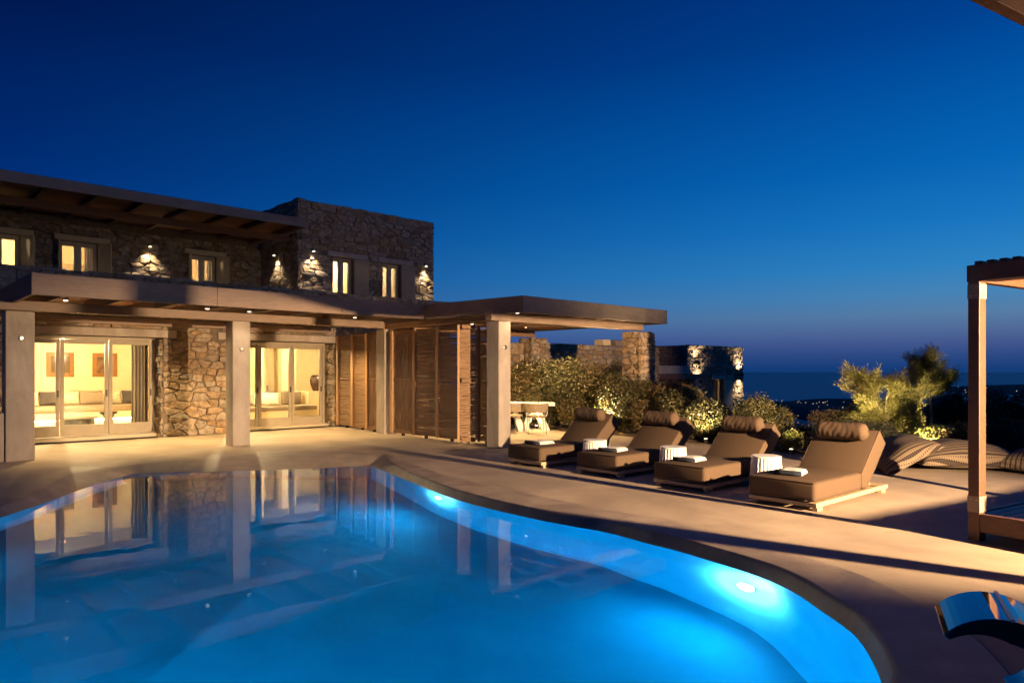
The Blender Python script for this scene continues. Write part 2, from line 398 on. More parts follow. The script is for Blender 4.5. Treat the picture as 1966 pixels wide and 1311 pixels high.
# headlands with the lights of a coast town
def headland(name, dist, px0, px1, ytop, ybase, depth, seed):
    r = random.Random(seed); nx, ny = 40, 10; vs = []; fs = []; zt = 1.6-(ytop-712)/1333*dist
    for j in range(ny):
        for i in range(nx):
            s = i/(nx-1); t = j/(ny-1)
            x = ((px0+(px1-px0)*s)-983)/1333*dist; y = dist + (t-.5)*depth
            hgt = max(0, math.sin(math.pi*s)**.6)*max(0, math.sin(math.pi*t))**.8
            hgt *= .75+.25*math.sin(s*9+seed)+.1*r.random()
            vs.append((x, y, -152+(zt+152)*hgt))
    for j in range(ny-1):
        for i in range(nx-1): a = j*nx+i; fs.append((a, a+1, a+nx+1, a+nx))
    m = MB(); m.add(vs, fs); o = m.build(name, M['hill'], smooth=True); tag(o, kind='structure'); return vs
hv = headland("headland", 2600, 1440, 1790, 764, 800, 1500, 1)
hv2 = headland("headland", 5200, 1790, 2500, 738, 745, 2500, 4)
m = MB(); r = random.Random(12)
for lst, sz, cnt in ((hv, .8, 60), (hv2, 1.5, 70)):
    for i in range(cnt):
        p = r.choice(lst[40:260]); s = sz*r.uniform(.5, 1.2)
        x = p[0]+r.uniform(-40, 40); y = p[1]+r.uniform(-60, 60); z = p[2]+4
        if z < -146: z = -146
        m.box(x-s, x+s, y-s, y+s, z, z+1.6*s)
M['town'] = mat("distant_lamps", (1, .8, .5), None, emit=(1, .8, .5), es=1.6)
tag(m.build("town_lights", M['town']), "tiny warm lights of the coast town scattered over the far dark headland", "lights", kind='stuff')

# ------------------------------------------------------------------ underwater lamps
plens = mat("underwater_lens", (1, 1, 1), None, emit=(.72, .86, 1), es=7)
def pool_lamp(x, y, z, label, e=58):
    d = Vector((C0[0]-x, C0[1]-y, 0)).normalized()
    # snap onto the wall
    bi = min(range(n), key=lambda i: (W[i][0]-x)**2+(W[i][1]-y)**2); px, py = W[bi]
    a, c = W[bi-1], W[(bi+1) % n]; tg = Vector((c[0]-a[0], c[1]-a[1], 0)).normalized(); nn = Vector((-tg.y, tg.x, 0))
    if nn.dot(d) < 0: nn = -nn
    t = root("pool_lamp", label, "pool lamp", (px, py, z), math.atan2(nn.y, nn.x), "underwater lamps in the pool wall")
    prof = [(.11, 0), (.11, .02), (.095, .03)]
    mb = MB(); mb.lathe([(.0, 0)]+prof, 24); mb.v = [(q[2]-.01, q[0], q[1]) for q in mb.v]; mb.build("trim_ring", M['steel'], t)
    mb = MB(); mb.lathe([(.085, .022), (.08, .035), (.06, .045), (.02, .05)], 24); mb.v = [(q[2], q[0], q[1]) for q in mb.v]; mb.build("lens", plens, t, smooth=True)
    lamp('SPOT', "beam", t, (.14, 0, 0), e, (.0, .58, 1), d=(1, 0, -.06), size=165, blend=.6, radius=0)
    lamp('SPOT', "halo_fill", t, (.23, 0, .0), 75, (.85, .92, 1), d=(-1, 0, 0), size=165, blend=1, radius=0)  # added spot aimed back at the wall to make the lens halo
    lamp('POINT', "side_fill", t, (.30, 0, .0), min(e, 60)*.05, (.0, .62, 1), radius=0)  # added point light brightening the wall beside the lens
    return t
pa = gp(850, 948, ZW); pb = gp(1448, 1094, ZW)
pool_lamp(pa[0], pa[1], -.38, "round underwater lamp near the far end of the curved pool wall")
pool_lamp(pb[0], pb[1], -.52, "round underwater lamp glowing in the near stretch of curved pool wall")
pool_lamp(-5.9, 5.4, -.5, "underwater lamp in the left pool wall, just outside the frame", 230)
pool_lamp(1.6, 2.4, -.5, "underwater lamp at the near right end of the pool", 45)
pool_lamp(-2.2, 1.9, -.45, "added underwater fill lamp in the near pool wall below the frame", 330)  # added out of view as fill for the pool floor and right wall
# ------------------------------------------------------------------ rubble masonry, stone by stone
def clip(poly, nx, ny, c):
    """keep the side nx*x+ny*y <= c"""
    res = []; k = len(poly)
    for i in range(k):
        p = poly[i]; q = poly[(i+1) % k]
        dp = nx*p[0]+ny*p[1]-c; dq = nx*q[0]+ny*q[1]-c
        if dp <= 0: res.append(p)
        if (dp < 0 < dq) or (dq < 0 < dp):
            t = dp/(dp-dq); res.append((p[0]+(q[0]-p[0])*t, p[1]+(q[1]-p[1])*t))
    return res
def stone_face(O, A, Nn, s1, t0, t1, holes=(), cell=.26, seed=1, proud=.05, s0=0.0, aspect=1.9, gap=.008):
    """stones on a wall face: O origin (house coords), A along, Nn outward; returns list of (verts, faces, centre, size)"""
    r = random.Random(seed); cell *= .84; cw = cell*1.25; ch = cell*1.25/aspect
    nx = max(1, round((s1-s0)/cw)); ny = max(1, round((t1-t0)/ch)); cw = (s1-s0)/nx; ch = (t1-t0)/ny
    seeds = {}
    hs_ = [r.choice((.55, .75, .95, 1.15, 1.5)) for _ in range(ny)]; tot = sum(hs_); yy = [t0]
    for h_ in hs_: yy.append(yy[-1]+h_/tot*(t1-t0))
    for j in range(-1, ny+1):
        ya, yb = (yy[j], yy[j+1]) if 0 <= j < ny else ((t0-ch, t0) if j < 0 else (t1, t1+ch))
        shift = r.random()
        for i in range(-1, nx+1):
            if r.random() < .2 and 0 <= i < nx: continue
            x_ = s0+(i+shift+r.uniform(-.33, .33))*cw; y_ = (ya+yb)/2+r.uniform(-.13, .13)*(yb-ya)
            if r.random() < .2 and yb-ya > ch: seeds[i, j] = [(x_, ya+(yb-ya)*.26), (x_+r.uniform(-.1, .1)*cw, ya+(yb-ya)*.76)]
            else: seeds[i, j] = [(x_, y_)]
            if r.random() < .1: seeds[i, j].append((x_+.45*cw, ya+r.uniform(.1, .9)*(yb-ya)))
    out = []
    ax = aspect*1.05
    for (i, j), sl in seeds.items():
        for (sx, sy) in sl:
            if any(a < sx < b and c < sy < d for a, b, c, d in holes): continue
            poly = [(s0, t0), (s1, t0), (s1, t1), (s0, t1)]
            ok = True
            for dj in (-2, -1, 0, 1, 2):
                for di in (-2, -1, 0, 1, 2):
                    for (qx, qy) in seeds.get((i+di, j+dj), ()):
                        if (qx, qy) == (sx, sy): continue
                        # bisector in the squeezed space
                        dx = (qx-sx)/ax; dy = (qy-sy)
                        c = ((qx/ax)**2+qy**2-(sx/ax)**2-sy**2)/2
                        poly = clip(poly, dx/ax, dy, c)
                        if len(poly) < 3: ok = False; break
                    if not ok: break
                if not ok: break
            if not ok: continue
            for a, b, c, d in holes:
                xs = [p[0] for p in poly]; ys = [p[1] for p in poly]
                if max(xs) <= a or min(xs) >= b or max(ys) <= c or min(ys) >= d: continue
                dd = [(a-sx, 0), (sx-b, 1), (c-sy, 2), (sy-d, 3)]; w = max(dd)[1]
                poly = clip(poly, *[(1, 0, a), (-1, 0, -b), (0, 1, c), (0, -1, -d)][w])
                if len(poly) < 3: break
            if len(poly) < 3: continue
            # drop tiny edges
            pp = []
            for p in poly:
                if not pp or math.hypot(p[0]-pp[-1][0], p[1]-pp[-1][1]) > .02: pp.append(p)
            if len(pp) > 2 and math.hypot(pp[0][0]-pp[-1][0], pp[0][1]-pp[-1][1]) < .02: pp.pop()
            if len(pp) < 3: continue
            poly = pp; k = len(poly)
            area = abs(sum(poly[q][0]*poly[(q+1) % k][1]-poly[(q+1) % k][0]*poly[q][1] for q in range(k)))/2
            if area < .004: continue
            cx = sum(p[0] for p in poly)/k; cy = sum(p[1] for p in poly)/k
            d = proud*r.uniform(.45, 1.25); tx = r.uniform(-.16, .16); ty = r.uniform(-.16, .16)
            vs = []
            def P(s, t, h): return (O[0]+A[0]*s+Nn[0]*h, O[1]+A[1]*s+Nn[1]*h, t)
            size = math.sqrt(area)
            for ring, (inset, h) in enumerate(((gap*.6, -.03), (gap, d*.55), (gap+size*.045, d))):
                for p in poly:
                    dx, dy = p[0]-cx, p[1]-cy; L_ = math.hypot(dx, dy); f = max(.2, 1-inset/L_*1.25)
                    jx = r.uniform(-.008, .008) if ring else 0; jy = r.uniform(-.008, .008) if ring else 0
                    hh = h + ((dx*tx+dy*ty)+r.uniform(-.006, .006) if ring == 2 else 0)
                    vs.append(P(cx+dx*f+jx, cy+dy*f+jy, hh))
            fs = []
            for q in range(2):
                for e in range(k): fs.append((q*k+e, q*k+(e+1) % k, (q+1)*k+(e+1) % k, (q+1)*k+e))
            vs.append(P(cx+r.uniform(-.02, .02), cy+r.uniform(-.02, .02), d+r.uniform(0, .014)))
            for e in range(k): fs.append((2*k+e, 2*k+(e+1) % k, 3*k))
            # face orientation: A x up = outward?
            cr = A[0]*0; out_up = (A[1]*1, -A[0]*1)
            if out_up[0]*Nn[0]+out_up[1]*Nn[1] < 0: fs = [f[::-1] for f in fs]
            out.append((vs, fs, P(cx, cy, d), size, r.random()))
    return out
def lay_stones(parent, stones, limit=300):
    """the stones that show largest become parts, the rest one part of kind stuff"""
    def vis(s):
        w = H(*s[2]); d = max(1, (w-Vector((0, 0, 1.6))).length)
        k = (w.x/w.y) if w.y > .1 else 9
        seen = 1 if (abs(k) < .76 and w.y > 0) else .01
        return -s[3]/d*seen
    stones = sorted(stones, key=vis)
    for i, s in enumerate(stones[:limit]):
        MB().add(s[0], s[1], s[4]).build("stone", M['stone'], parent)
    if len(stones) > limit:
        m = MB()
        for s in stones[limit:]: m.add(s[0], s[1], s[4])
        m.build("small_stones", M['stone'], parent, kind='stuff')
def wall_with_holes(m, a0, a1, v0, v1, z0, z1, holes):
    """solid wall along u between v0 and v1 with rectangular openings (u0,u1,z0,z1)"""
    xs = sorted({a0, a1, *[h[0] for h in holes], *[h[1] for h in holes]})
    for x0, x1 in zip(xs, xs[1:]):
        if x1-x0 < 1e-6: continue
        hs = sorted([h for h in holes if h[0] < (x0+x1)/2 < h[1]], key=lambda h: h[2])
        z = z0
        for h in hs:
            if h[2] > z: m.box(x0, x1, v0, v1, z, h[2])
            z = h[3]
        if z < z1: m.box(x0, x1, v0, v1, z, z1)

# ------------------------------------------------------------------ the stone house
ho = hroot("stone_house", "two storey rubble stone villa with flat roofs and lit rooms behind the pool", "house", 2, 17.9, 0)
D1 = (2.45, 5.47, 0, 2.40); D2 = (7.05, 10.1, 0, 2.40)
m = MB(); wall_with_holes(m, -4, 14.3, 17.95, 18.6, -.05, 2.98, [D1, D2]); 
m.build("ground_floor_wall", M['mortar'], ho)
st = []
st += stone_face((0, 17.95), (1, 0), (0, -1), 14.3, 0, 3.0, [(D1[0], D1[1], -1, 2.40), (D1[0]-.3, D1[1]+.32, 2.38, 2.60), (D2[0], D2[1], -1, 2.40), (D2[0]-.3, D2[1]+.32, 2.38, 2.60)], .27, 11, s0=-1.5)
# reveals of the two door openings
st += stone_face((D1[1], 17.95), (0, 1), (-1, 0), .45, 0, 2.38, (), .26, 12)
st += stone_face((D2[1], 17.95), (0, 1), (-1, 0), .45, 0, 2.38, (), .26, 13)
# parapet of the terrace
m = MB(); m.box(-4, 14.4, 17.98, 18.3, 3.0, 3.80); m.build("parapet_core", M['mortar'], ho)
st += stone_face((0, 17.98), (1, 0), (0, -1), 14.45, 3.0, 3.84, (), .28, 14, s0=-1.5)
# coping stones on the parapet
r = random.Random(5); x = -1.5; cs = []
while x < 14.4:
    w = r.uniform(.22, .5); h = r.uniform(.03, .07)
    b = MB(); b.box(x+.008, x+w-.008, 17.93+r.uniform(-.02, .02), 18.33, 3.79, 3.80+h); cs.append((b, r.random())); x += w
for b, t in cs: b.t = [t]*len(b.f); b.build("coping_stone", M['stone'], ho, bevel=.012)
# upper main wall
WM = [(2.25, 3.155, 3.85, 5.06), (4.0, 4.9, 3.85, 5.06), (7.28, 8.08, 3.85, 5.06)]
m = MB(); wall_with_holes(m, -4, 9.4, 21.55, 21.95, 3.0, 5.74, WM); m.build("upper_wall", M['mortar'], ho)
hs = [(a, b, 3.5, 5.08) for a, b, c, d in WM]+[(a-.15, b+.3, 5.06, 5.22) for a, b, c, d in WM]
st2 = stone_face((0, 21.55), (1, 0), (0, -1), 9.5, 3.7, 5.5, hs, .27, 15, s0=1.2)
# tower
WT = [(10.64, 11.36, 3.75, 5.08), (12.42, 13.12, 3.75, 5.08)]
m = MB(); wall_with_holes(m, 9.52, 14.40, 19.05, 19.45, 3.0, 6.60, WT)
m.box(9.52, 9.92, 19.45, 24, 3, 6.6); m.box(14.0, 14.40, 19.45, 24, 3, 6.6); m.box(9.92, 14.0, 23.6, 24, 3, 6.6); m.box(9.92, 14.0, 19.45, 23.6, 5.9, 6.1)
m.build("tower_core", M['mortar'], ho)
hs = [(a, b, 3.5, 5.10) for a, b, c, d in WT]+[(a-.22, b+.48, 5.08, 5.24) for a, b, c, d in WT]
st3 = stone_face((0, 19.05), (1, 0), (0, -1), 14.45, 3.7, 6.62, hs, .29, 16, s0=9.47)
st3 += stone_face((9.52, 19.05), (0, 1), (-1, 0), 3.2, 3.8, 6.62, (), .28, 17, s0=0.0)
m = MB(); r = random.Random(8); x = 9.46
for b0, b1, f in ((9.46, 14.46, 0), (19.3, 22.5, 1)):
    x = b0
    while x < b1:
        w = r.uniform(.2, .5); h = r.uniform(.02, .06); b = MB()
        if f == 0: b.box(x+.006, min(x+w, 14.46)-.006, 19.0, 19.3, 6.58, 6.61+h)
        else: b.box(9.46, 9.8, x+.006, x+w-.006, 6.58, 6.61+h)
        b.t = [r.random()]*len(b.f); b.build("coping_stone", M['stone'], ho, bevel=.01); x += w
lay_stones(ho, st+st2+st3, 300)
# terrace slab, floors, ceilings, inner walls
m = MB(); m.box(-4, 14.3, 18.6, 25, 2.85, 3.0); m.box(-4, 14.3, 18.3, 18.6, 2.99, 3.06); m.build("terrace_slab", M['concrete'], ho)
m = MB(); m.box(-4, 14.2, 18.2, 25, .02, .08); m.build("indoor_floor", mat("pale_floor", (.50,.42,.30), (.56,.47,.34), .35, 3), ho)
m = MB(); m.box(-4, 7.0, 23.0, 23.2, .08, 2.85); m.box(6.3, 6.5, 18.62, 23.0, .08, 2.85); m.box(-.2, 0, 18.62, 23.0, .08, 2.85)
m.box(6.5, 14.3, 24.4, 24.6, .08, 2.85); m.box(13.4, 13.6, 18.62, 24.4, .08, 2.85)
m.box(9.55, 9.75, 21.9, 22.4, .08, 2.85)
m.box(10.55, 11.05, 22.3, 22.9, .08, 2.85)
m.build("inner_wall", M['plaster'], ho)
m = MB(); m.box(-4, 9.4, 24.3, 24.5, 3, 5.74); m.box(5.6, 5.75, 21.96, 24.3, 3, 5.74); m.box(-4, 9.5, 21.96, 24.3, 5.66, 5.74)
m.box(9.93, 13.99, 23.3, 23.5, 3.02, 5.9); m.box(11.85, 12.0, 19.46, 23.3, 3.02, 5.9)
m.build("upper_room_wall", M['plaster'], ho)
# concrete lintels over the doors, timber-coloured lintels over windows
for d in (D1, D2): MB().box(d[0]-.28, d[1]+.30, 17.88, 18.5, 2.40, 2.585).build("lintel", M['concrete'], ho, bevel=.01)
for a, b, c, d in WM: MB().box(a-.13, b+.28, 21.42, 21.9, 5.07, 5.21).build("lintel", M['olivewood'], ho, bevel=.01)
for a, b, c, d in WT: MB().box(a-.20, b+.46, 18.97, 19.4, 5.09, 5.23).build("lintel", M['concrete'], ho, bevel=.01)
# glazed doors
def glazed_door(bounds, v, z0, z1):
    sill = MB(); sill.box(bounds[0]-.0, bounds[-1], v-.16, v+.12, -.02, z0); sill.build("door_sill", M['concrete'], ho, bevel=.006)
    fr = MB(); a, b = bounds[0], bounds[-1]
    fr.box(a, a+.06, v, v+.13, z0, z1); fr.box(b-.06, b, v, v+.13, z0, z1); fr.box(a+.06, b-.06, v+.001, v+.129, z1-.07, z1)
    fr.build("door_frame", M['paintwood'], ho, bevel=.004)
    for i, (x0, x1) in enumerate(zip(bounds, bounds[1:])):
        x0 += .065 if i == 0 else .006; x1 -= .065 if i == len(bounds)-2 else .006
        vv = v+.02; zz = z1-.075
        f = MB(); sw = .075
        f.box(x0, x0+sw, vv, vv+.06, z0+.01, zz); f.box(x1-sw, x1, vv, vv+.06, z0+.01, zz)
        f.box(x0+sw, x1-sw, vv+.001, vv+.059, z0+.01, z0+.26); f.box(x0+sw, x1-sw, vv+.001, vv+.059, zz-.10, zz)
        p = f.build("door_leaf", M['paintwood'], ho, bevel=.004)
        MB().box(x0+sw-.005, x1-sw+.005, vv+.026, vv+.034, z0+.255, zz-.095).build("pane", M['glass'], p)
        MB().box(x1-sw+.02, x1-.025, vv-.035, vv-.001, 1.0, 1.16).build("handle", M['black'], p, bevel=.003)
glazed_door([2.45, 3.45, 4.43, 5.45], 18.42, .10, 2.40)
glazed_door([7.05, 8.08, 9.04, 10.04], 18.46, .04, 2.40)
def window(a, b, z0, z1, v, mt):
    f = MB(); f.box(a, a+.06, v, v+.12, z0, z1); f.box(b-.06, b, v, v+.12, z0, z1); f.box(a+.06, b-.06, v+.001, v+.119, z1-.07, z1); f.box(a+.06, b-.06, v+.001, v+.119, z0, z0+.06)
    c = (a+b)/2
    f.box(c-.055, c+.055, v-.01, v+.08, z0+.06, z1-.07)
    for x0, x1 in ((a+.06, c-.055), (c+.055, b-.06)):
        f.box(x0, x0+.035, v+.01, v+.06, z0+.06, z1-.07); f.box(x1-.035, x1, v+.01, v+.06, z0+.06, z1-.07); f.box(x0+.035, x1-.035, v+.011, v+.059, z1-.12, z1-.07)
    w = f.build("window", mt, ho, bevel=.004)
    for x0, x1 in ((a+.095, c-.09), (c+.09, b-.095)):
        MB().box(x0-.004, x1+.004, v+.03, v+.038, z0+.06, z1-.115).build("pane", M['glass'], w)
def shutter(u, v, ang, z0, z1, wid, mt, swing=1):
    """open shutter hinged at (u,v); ang is measured from the wall line towards the outside"""
    d = Vector((math.cos(ang)*swing, -math.sin(ang), 0)); nrm = Vector((-d.y, d.x, 0)); q = MB()
    def slab(s0, s1, h0, h1, t0, t1):
        vs = []
        for (s, t) in ((s0, t0), (s1, t0), (s1, t1), (s0, t1)):
            p = Vector((u, v, 0))+d*s+nrm*t; vs.append((p.x, p.y))
        q.prism(vs if (vs[1][0]-vs[0][0])*(vs[2][1]-vs[0][1])-(vs[1][1]-vs[0][1])*(vs[2][0]-vs[0][0]) > 0 else vs[::-1], h0, h1)
    slab(0, .06, z0, z1, 0, .035); slab(wid-.06, wid, z0, z1, 0, .035)
    for h in (z0, (z0+z1)/2-.04, z1-.07): slab(.061, wid-.061, h, h+.07, .001, .034)
    slab(.061, wid-.061, z0+.07, (z0+z1)/2-.04, .011, .024); slab(.061, wid-.061, (z0+z1)/2+.03, z1-.07, .011, .024)
    q.build("shutter", mt, ho, bevel=.003)
for i, (a, b, c, d) in enumerate(WM):
    window(a, b, c, d, 21.62, M['olivewood']); shutter(b+.0, 21.5, R(62), 3.87, 5.05, .46, M['olivewood'])
    shutter(a, 21.5, R(78), 3.87, 5.05, .42, M['olivewood'], -1)
for a, b, c, d in WT:
    window(a, b, c, d, 19.2, M['paintwood']); shutter(b, 19.0, R(30), 3.77, 5.07, .44, M['paintwood'])
# flat roof with fascia, beam and rafters over the upper wall
for x0, x1 in ((-4, 1.2), (1.2, 4.1), (4.1, 6.7), (6.7, 9.2)): MB().box(x0+.002, x1-.002, 17.80, 17.86, 5.56, 5.80).build("fascia_board", M['fascia'], ho, bevel=.005)
MB().box(9.14, 9.2, 17.861, 21.9, 5.56, 5.80).build("fascia", M['fascia'], ho, bevel=.006)
MB().box(-4, 9.19, 17.865, 24.6, 5.745, 5.79).build("roof_deck", M['soffit'], ho)
MB().box(-4, 9.42, 19.4, 19.56, 5.42, 5.60).build("beam", M['darkwood'], ho, bevel=.006)
for i in range(13): x = -3+i*1.0+.1; MB().box(x, x+.10, 17.87, 21.5, 5.605, 5.74).build("rafter", M['darkwood'], ho, bevel=.004)
# curtains
def curtain(u0, u1, v, z0, z1, mt, k=9):
    q = MB(); nn = k*8; vs = []; fs = []
    for i in range(nn+1):
        s = i/nn; x = u0+(u1-u0)*s; y = v+.045*math.sin(s*k*2*math.pi)+.012*math.sin(s*31)
        vs += [(x, y, z0), (x, y, z1)]
    for i in range(nn): fs.append((2*i, 2*i+2, 2*i+3, 2*i+1))
    q.add(vs, fs); o = q.build("curtain", mt, None, smooth=True); o.location = H(u0, v, 0); o.rotation_euler = (0, 0, HA)
    for vv in o.data.vertices: vv.co.x -= u0; vv.co.y -= v
    sm = o.modifiers.new("thick", 'SOLIDIFY'); sm.thickness = .004; return o
M['curtain'] = mat("linen_curtain", (.42,.36,.28), (.5,.43,.34), .9, 20)
tag(curtain(5.0, 5.37, 18.75, .1, 2.65, M['curtain'], 5), "gathered grey linen curtain beside the right leaf of the left glazed door", "curtain")
# room lamps (lit rooms)
def room_lamp(u, v, z, label, e, c=WARM2, drop=.5, rad=.12):
    t = hroot("pendant_lamp", label, "lamp", u, v, z)
    mb = MB(); mb.tube([(u, v, z), (u, v, z-drop+.06)], .006, 6); mb.build("cord", M['black'], t)
    mb = MB(); mb.lathe([(.01, .06), (.05, .03), (.06, -.02), (.04, -.06), (.008, -.075)], 14, (u, v, z-drop)); mb.build("bulb", M['bulb'], t, smooth=True)
    lamp('POINT', "lamp_glow", t, (u, v, z-drop-.25), e, c, radius=0); return t
room_lamp(3.85, 20.3, 2.84, "small bright bulb hanging in the left room behind the middle glass leaf", 200, (1,.72,.36), .42)
room_lamp(2.6, 19.9, 2.84, "hanging lamp of the left room, hidden behind the pergola column", 160, (1,.72,.36), .3)
room_lamp(8.3, 20.6, 2.84, "hanging lamp lighting the entrance hall behind the right glazed door", 210, (1,.74,.38), .25)
room_lamp(12.0, 21.0, 2.84, "lamp of the hall far side, hidden behind the wall", 150, (1,.76,.42), .25)
room_lamp(1.5, 22.8, 5.64, "lamp of the leftmost upper room, outside the left edge", 70, (1,.72,.40), .45)
room_lamp(3.3, 22.7, 5.64, "lamp of the left upper bedroom seen through the small windows", 80, (1,.72,.40), .35)
room_lamp(6.6, 22.7, 5.64, "lamp of the middle upper bedroom", 90, (1,.72,.40), .35)
room_lamp(10.9, 21.3, 5.88, "lamp of the tower room with the taller left window", 130, (1,.72,.40), .4)
room_lamp(12.9, 21.3, 5.88, "lamp of the tower room with the right window", 160, (1,.72,.40), .4)
# pictures on the back wall of the left room
def picture(u0, u1, z0, z1, v, label, seed):
    t = hroot("framed_picture", label, "picture", (u0+u1)/2, v, z0)
    f = MB(); w = .11
    f.box(u0, u0+w, v-.04, v-.002, z0, z1); f.box(u1-w, u1, v-.04, v-.002, z0, z1); f.box(u0+w, u1-w, v-.039, v-.003, z0, z0+w); f.box(u0+w, u1-w, v-.039, v-.003, z1-w, z1)
    f.build("frame", mat("ochre_frame", (.24,.10,.02), (.30,.14,.03), .5, 8), t, bevel=.006)
    MB().box(u0+w-.003, u1-w+.003, v-.02, v-.004, z0+w-.003, z1-w+.003).build("canvas", mat("abstract_canvas", (.05,.025,.015) if seed else (.15,.09,.035), (.26,.14,.06) if seed else (.08,.055,.02), .7, 5 if seed else 3, detail=2), t)
picture(3.97, 4.64, 1.43, 2.12, 23.0, "ochre framed painting in muted greens, left of the pair over the bench", 0)
picture(5.10, 5.74, 1.43, 2.12, 23.0, "ochre framed dark painting, right of the pair over the bench", 1)
# built-in bench with glow beneath
t = hroot("wall_bench", "long built-in bench with taupe cushions and a lit strip beneath it in the left room", "bench", 3, 21.6, .08)
MB().box(.02, 6.28, 21.35, 22.98, .30, .50).build("bench_slab", M['plaster'], t, bevel=.01)
MB().box(.02, 6.28, 21.9, 22.98, .081, .30).build("plinth", M['plaster'], t)
MB().box(.05, 6.25, 21.32, 22.6, .505, .66).build("seat_cushion", M['sofa'], t, bevel=.035, smooth=True)
MB().box(.3, 6.1, 21.42, 21.44, .285, .298).build("light_strip", mat("strip_light", (1,.8,.5), None, emit=(1,.80,.45), es=220), t)
r = random.Random(4)
def pillow(name, label, mt, c, w, h, d, rot, tilt, group=None, ctg="pillow", fr=None, seed=0):
    o = root(name, label, ctg, c, rot, group) if False else None
    nn = 12; q = MB(); vs = []; fs = []; rr = random.Random(seed+3)
    for side in (1, -1):
        for j in range(nn+1):
            for i in range(nn+1):
                x = 2*i/nn-1; y = 2*j/nn-1
                zz = side*d/2*((1-abs(x)**2.6)*(1-abs(y)**2.6))**.55
                zz *= 1+.10*math.sin(x*4+seed)*math.cos(y*3+seed)
                pin = 1-.07*(1-abs(x))**0 * (math.cos(math.pi*x/2) if abs(y) > .5 else 0)*abs(y)**3
                pin2 = 1-.07*(math.cos(math.pi*y/2))*abs(x)**3
                vs.append((x*w/2*pin2, y*h/2*(1-.07*math.cos(math.pi*x/2)*abs(y)**3), zz))
    for s in (0, 1):
        b = s*(nn+1)**2
        for j in range(nn):
            for i in range(nn):
                a = b+j*(nn+1)+i; f = (a, a+1, a+nn+2, a+nn+1); fs.append(f if s == 0 else f[::-1])
    q.add(vs, fs); o = q.build(name, mt, None, smooth=True)
    bm = bmesh.new(); bm.from_mesh(o.data); bmesh.ops.remove_doubles(bm, verts=bm.verts, dist=.0006); bm.to_mesh(o.data); bm.free()
    o.location = c; o.rotation_euler = (tilt, 0, rot); tag(o, label, ctg, group); return o
pats = {'leafy': mat("patterned_pillow", (.68,.60,.42), (.42,.36,.22), .9, 14, detail=2)}
for u, lab, mt, w in ((2.9, "plain taupe back cushion at the left end of the lit bench", M['sofa'], .6), (3.45, "cream leaf patterned pillow leaning left of the first door mullion", pats['leafy'], .55), (3.95, "dark pillow half behind the first door mullion", M['pil_dark'], .5),
                 (4.4, "cream leaf patterned pillow below the left painting", pats['leafy'], .58), (5.0, "broad taupe cushion between the two patterned pillows", M['sofa'], .75), (5.45, "cream leaf patterned pillow below the right painting", pats['leafy'], .58), (6.0, "dark pillow at the right end of the bench beside the curtain", M['pil_dark'], .55)):
    pillow("pillow", lab, mt, H(u, 22.45, .84), w, .42, .18, HA, R(72), "pillows along the bench in the left room", seed=int(u*10))
# coffee table and stool
t = hroot("coffee_table", "low round dark coffee table in front of the lit bench", "table", 4.15, 20.1, .08)
m = MB(); m.lathe([(.36, 0), (.36, .30), (.33, .32)], 28, (4.15, 20.1, .08)); m.build("base", mat("dark_stone", (.14,.14,.13), (.2,.19,.18), .4, 8), t, smooth=False)
m = MB(); m.lathe([(.42, 0), (.43, .01), (.42, .035)], 28, (4.15, 20.1, .402)); m.build("tabletop", M['steel'], t)
t = hroot("side_stool", "black hourglass stool beside the low round table", "stool", 4.8, 20.0, .08)
m = MB(); m.lathe([(.19, 0), (.15, .1), (.10, .28), (.12, .38), (.17, .42), (.20, .43), (.20, .47)], 24, (4.8, 20.0, .08)); m.build("body", M['black'], t, smooth=True)
# hall behind the right door
t = hroot("day_sofa", "low brown sofa on a white plinth in the hall behind the right glazed door", "sofa", 9.6, 21.2, .08)
MB().box(8.3, 10.9, 20.6, 21.7, .08, .36).build("plinth", M['plaster'], t, bevel=.01)
MB().box(8.3, 10.95, 20.58, 21.72, .362, .50).build("seat_cushion", M['sofa'], t, bevel=.03, smooth=True)
MB().box(10.15, 10.8, 21.35, 21.6, .505, .95).build("back_cushion", M['sofa'], t, bevel=.08, seg=4, smooth=True)
for u, v, lab, mt in ((8.95, 21.35, "brown pillow leaning at the left of the hall sofa", M['sofa']), (9.35, 21.2, "first cream pillow on the hall sofa", M['pil_cream']), (9.62, 21.12, "second cream pillow on the hall sofa, nearest the vase", M['pil_cream'])):
    pillow("pillow", lab, mt, H(u, v, .72), .5, .45, .17, HA+R(-20), R(62), "pillows on the hall sofa", seed=int(u*7))
t = hroot("vase_plinth", "plain cream plinth holding the dark jar in the hall", "plinth", 11.4, 21.6, .08)
MB().box(10.96, 11.9, 21.2, 21.9, .08, .92).build("body", M['plaster'], t, bevel=.01)
t = hroot("clay_jar", "dark brown clay jar with two handles on the hall plinth", "jar", 11.38, 21.5, .92)
m = MB(); m.lathe([(.09, 0), (.13, .08), (.19, .24), (.185, .36), (.13, .46), (.10, .49), (.13, .53), (.12, .54)], 24, (11.38, 21.5, .921)); m.build("body", mat("dark_clay", (.05,.022,.012), (.08,.035,.02), .5, 10), t, smooth=True)
for sx in (-1, 1):
    m = MB(); m.tube([(11.38+sx*(.11+.10*math.sin(a)), 21.5, 1.3+.13*math.cos(a)) for a in [0, .5, 1.05, 1.6, 2.1, 2.6, 3.1]], .016, 6); m.build("handle", M['black'], t, smooth=True)
t = hroot("console_table", "narrow console with candles behind the hall sofa", "table", 9.9, 23.6, .08)
MB().box(9.85, 11.0, 23.3, 23.7, .82, .88).build("top", M['white'], t, bevel=.004)
MB().box(9.9, 10.95, 23.35, 23.65, .08, .82).build("body", M['sofa'], t)
t = hroot("wall_mirror", "tall narrow black framed mirror on the hall wall", "mirror", 10.1, 24.3, 1.0)
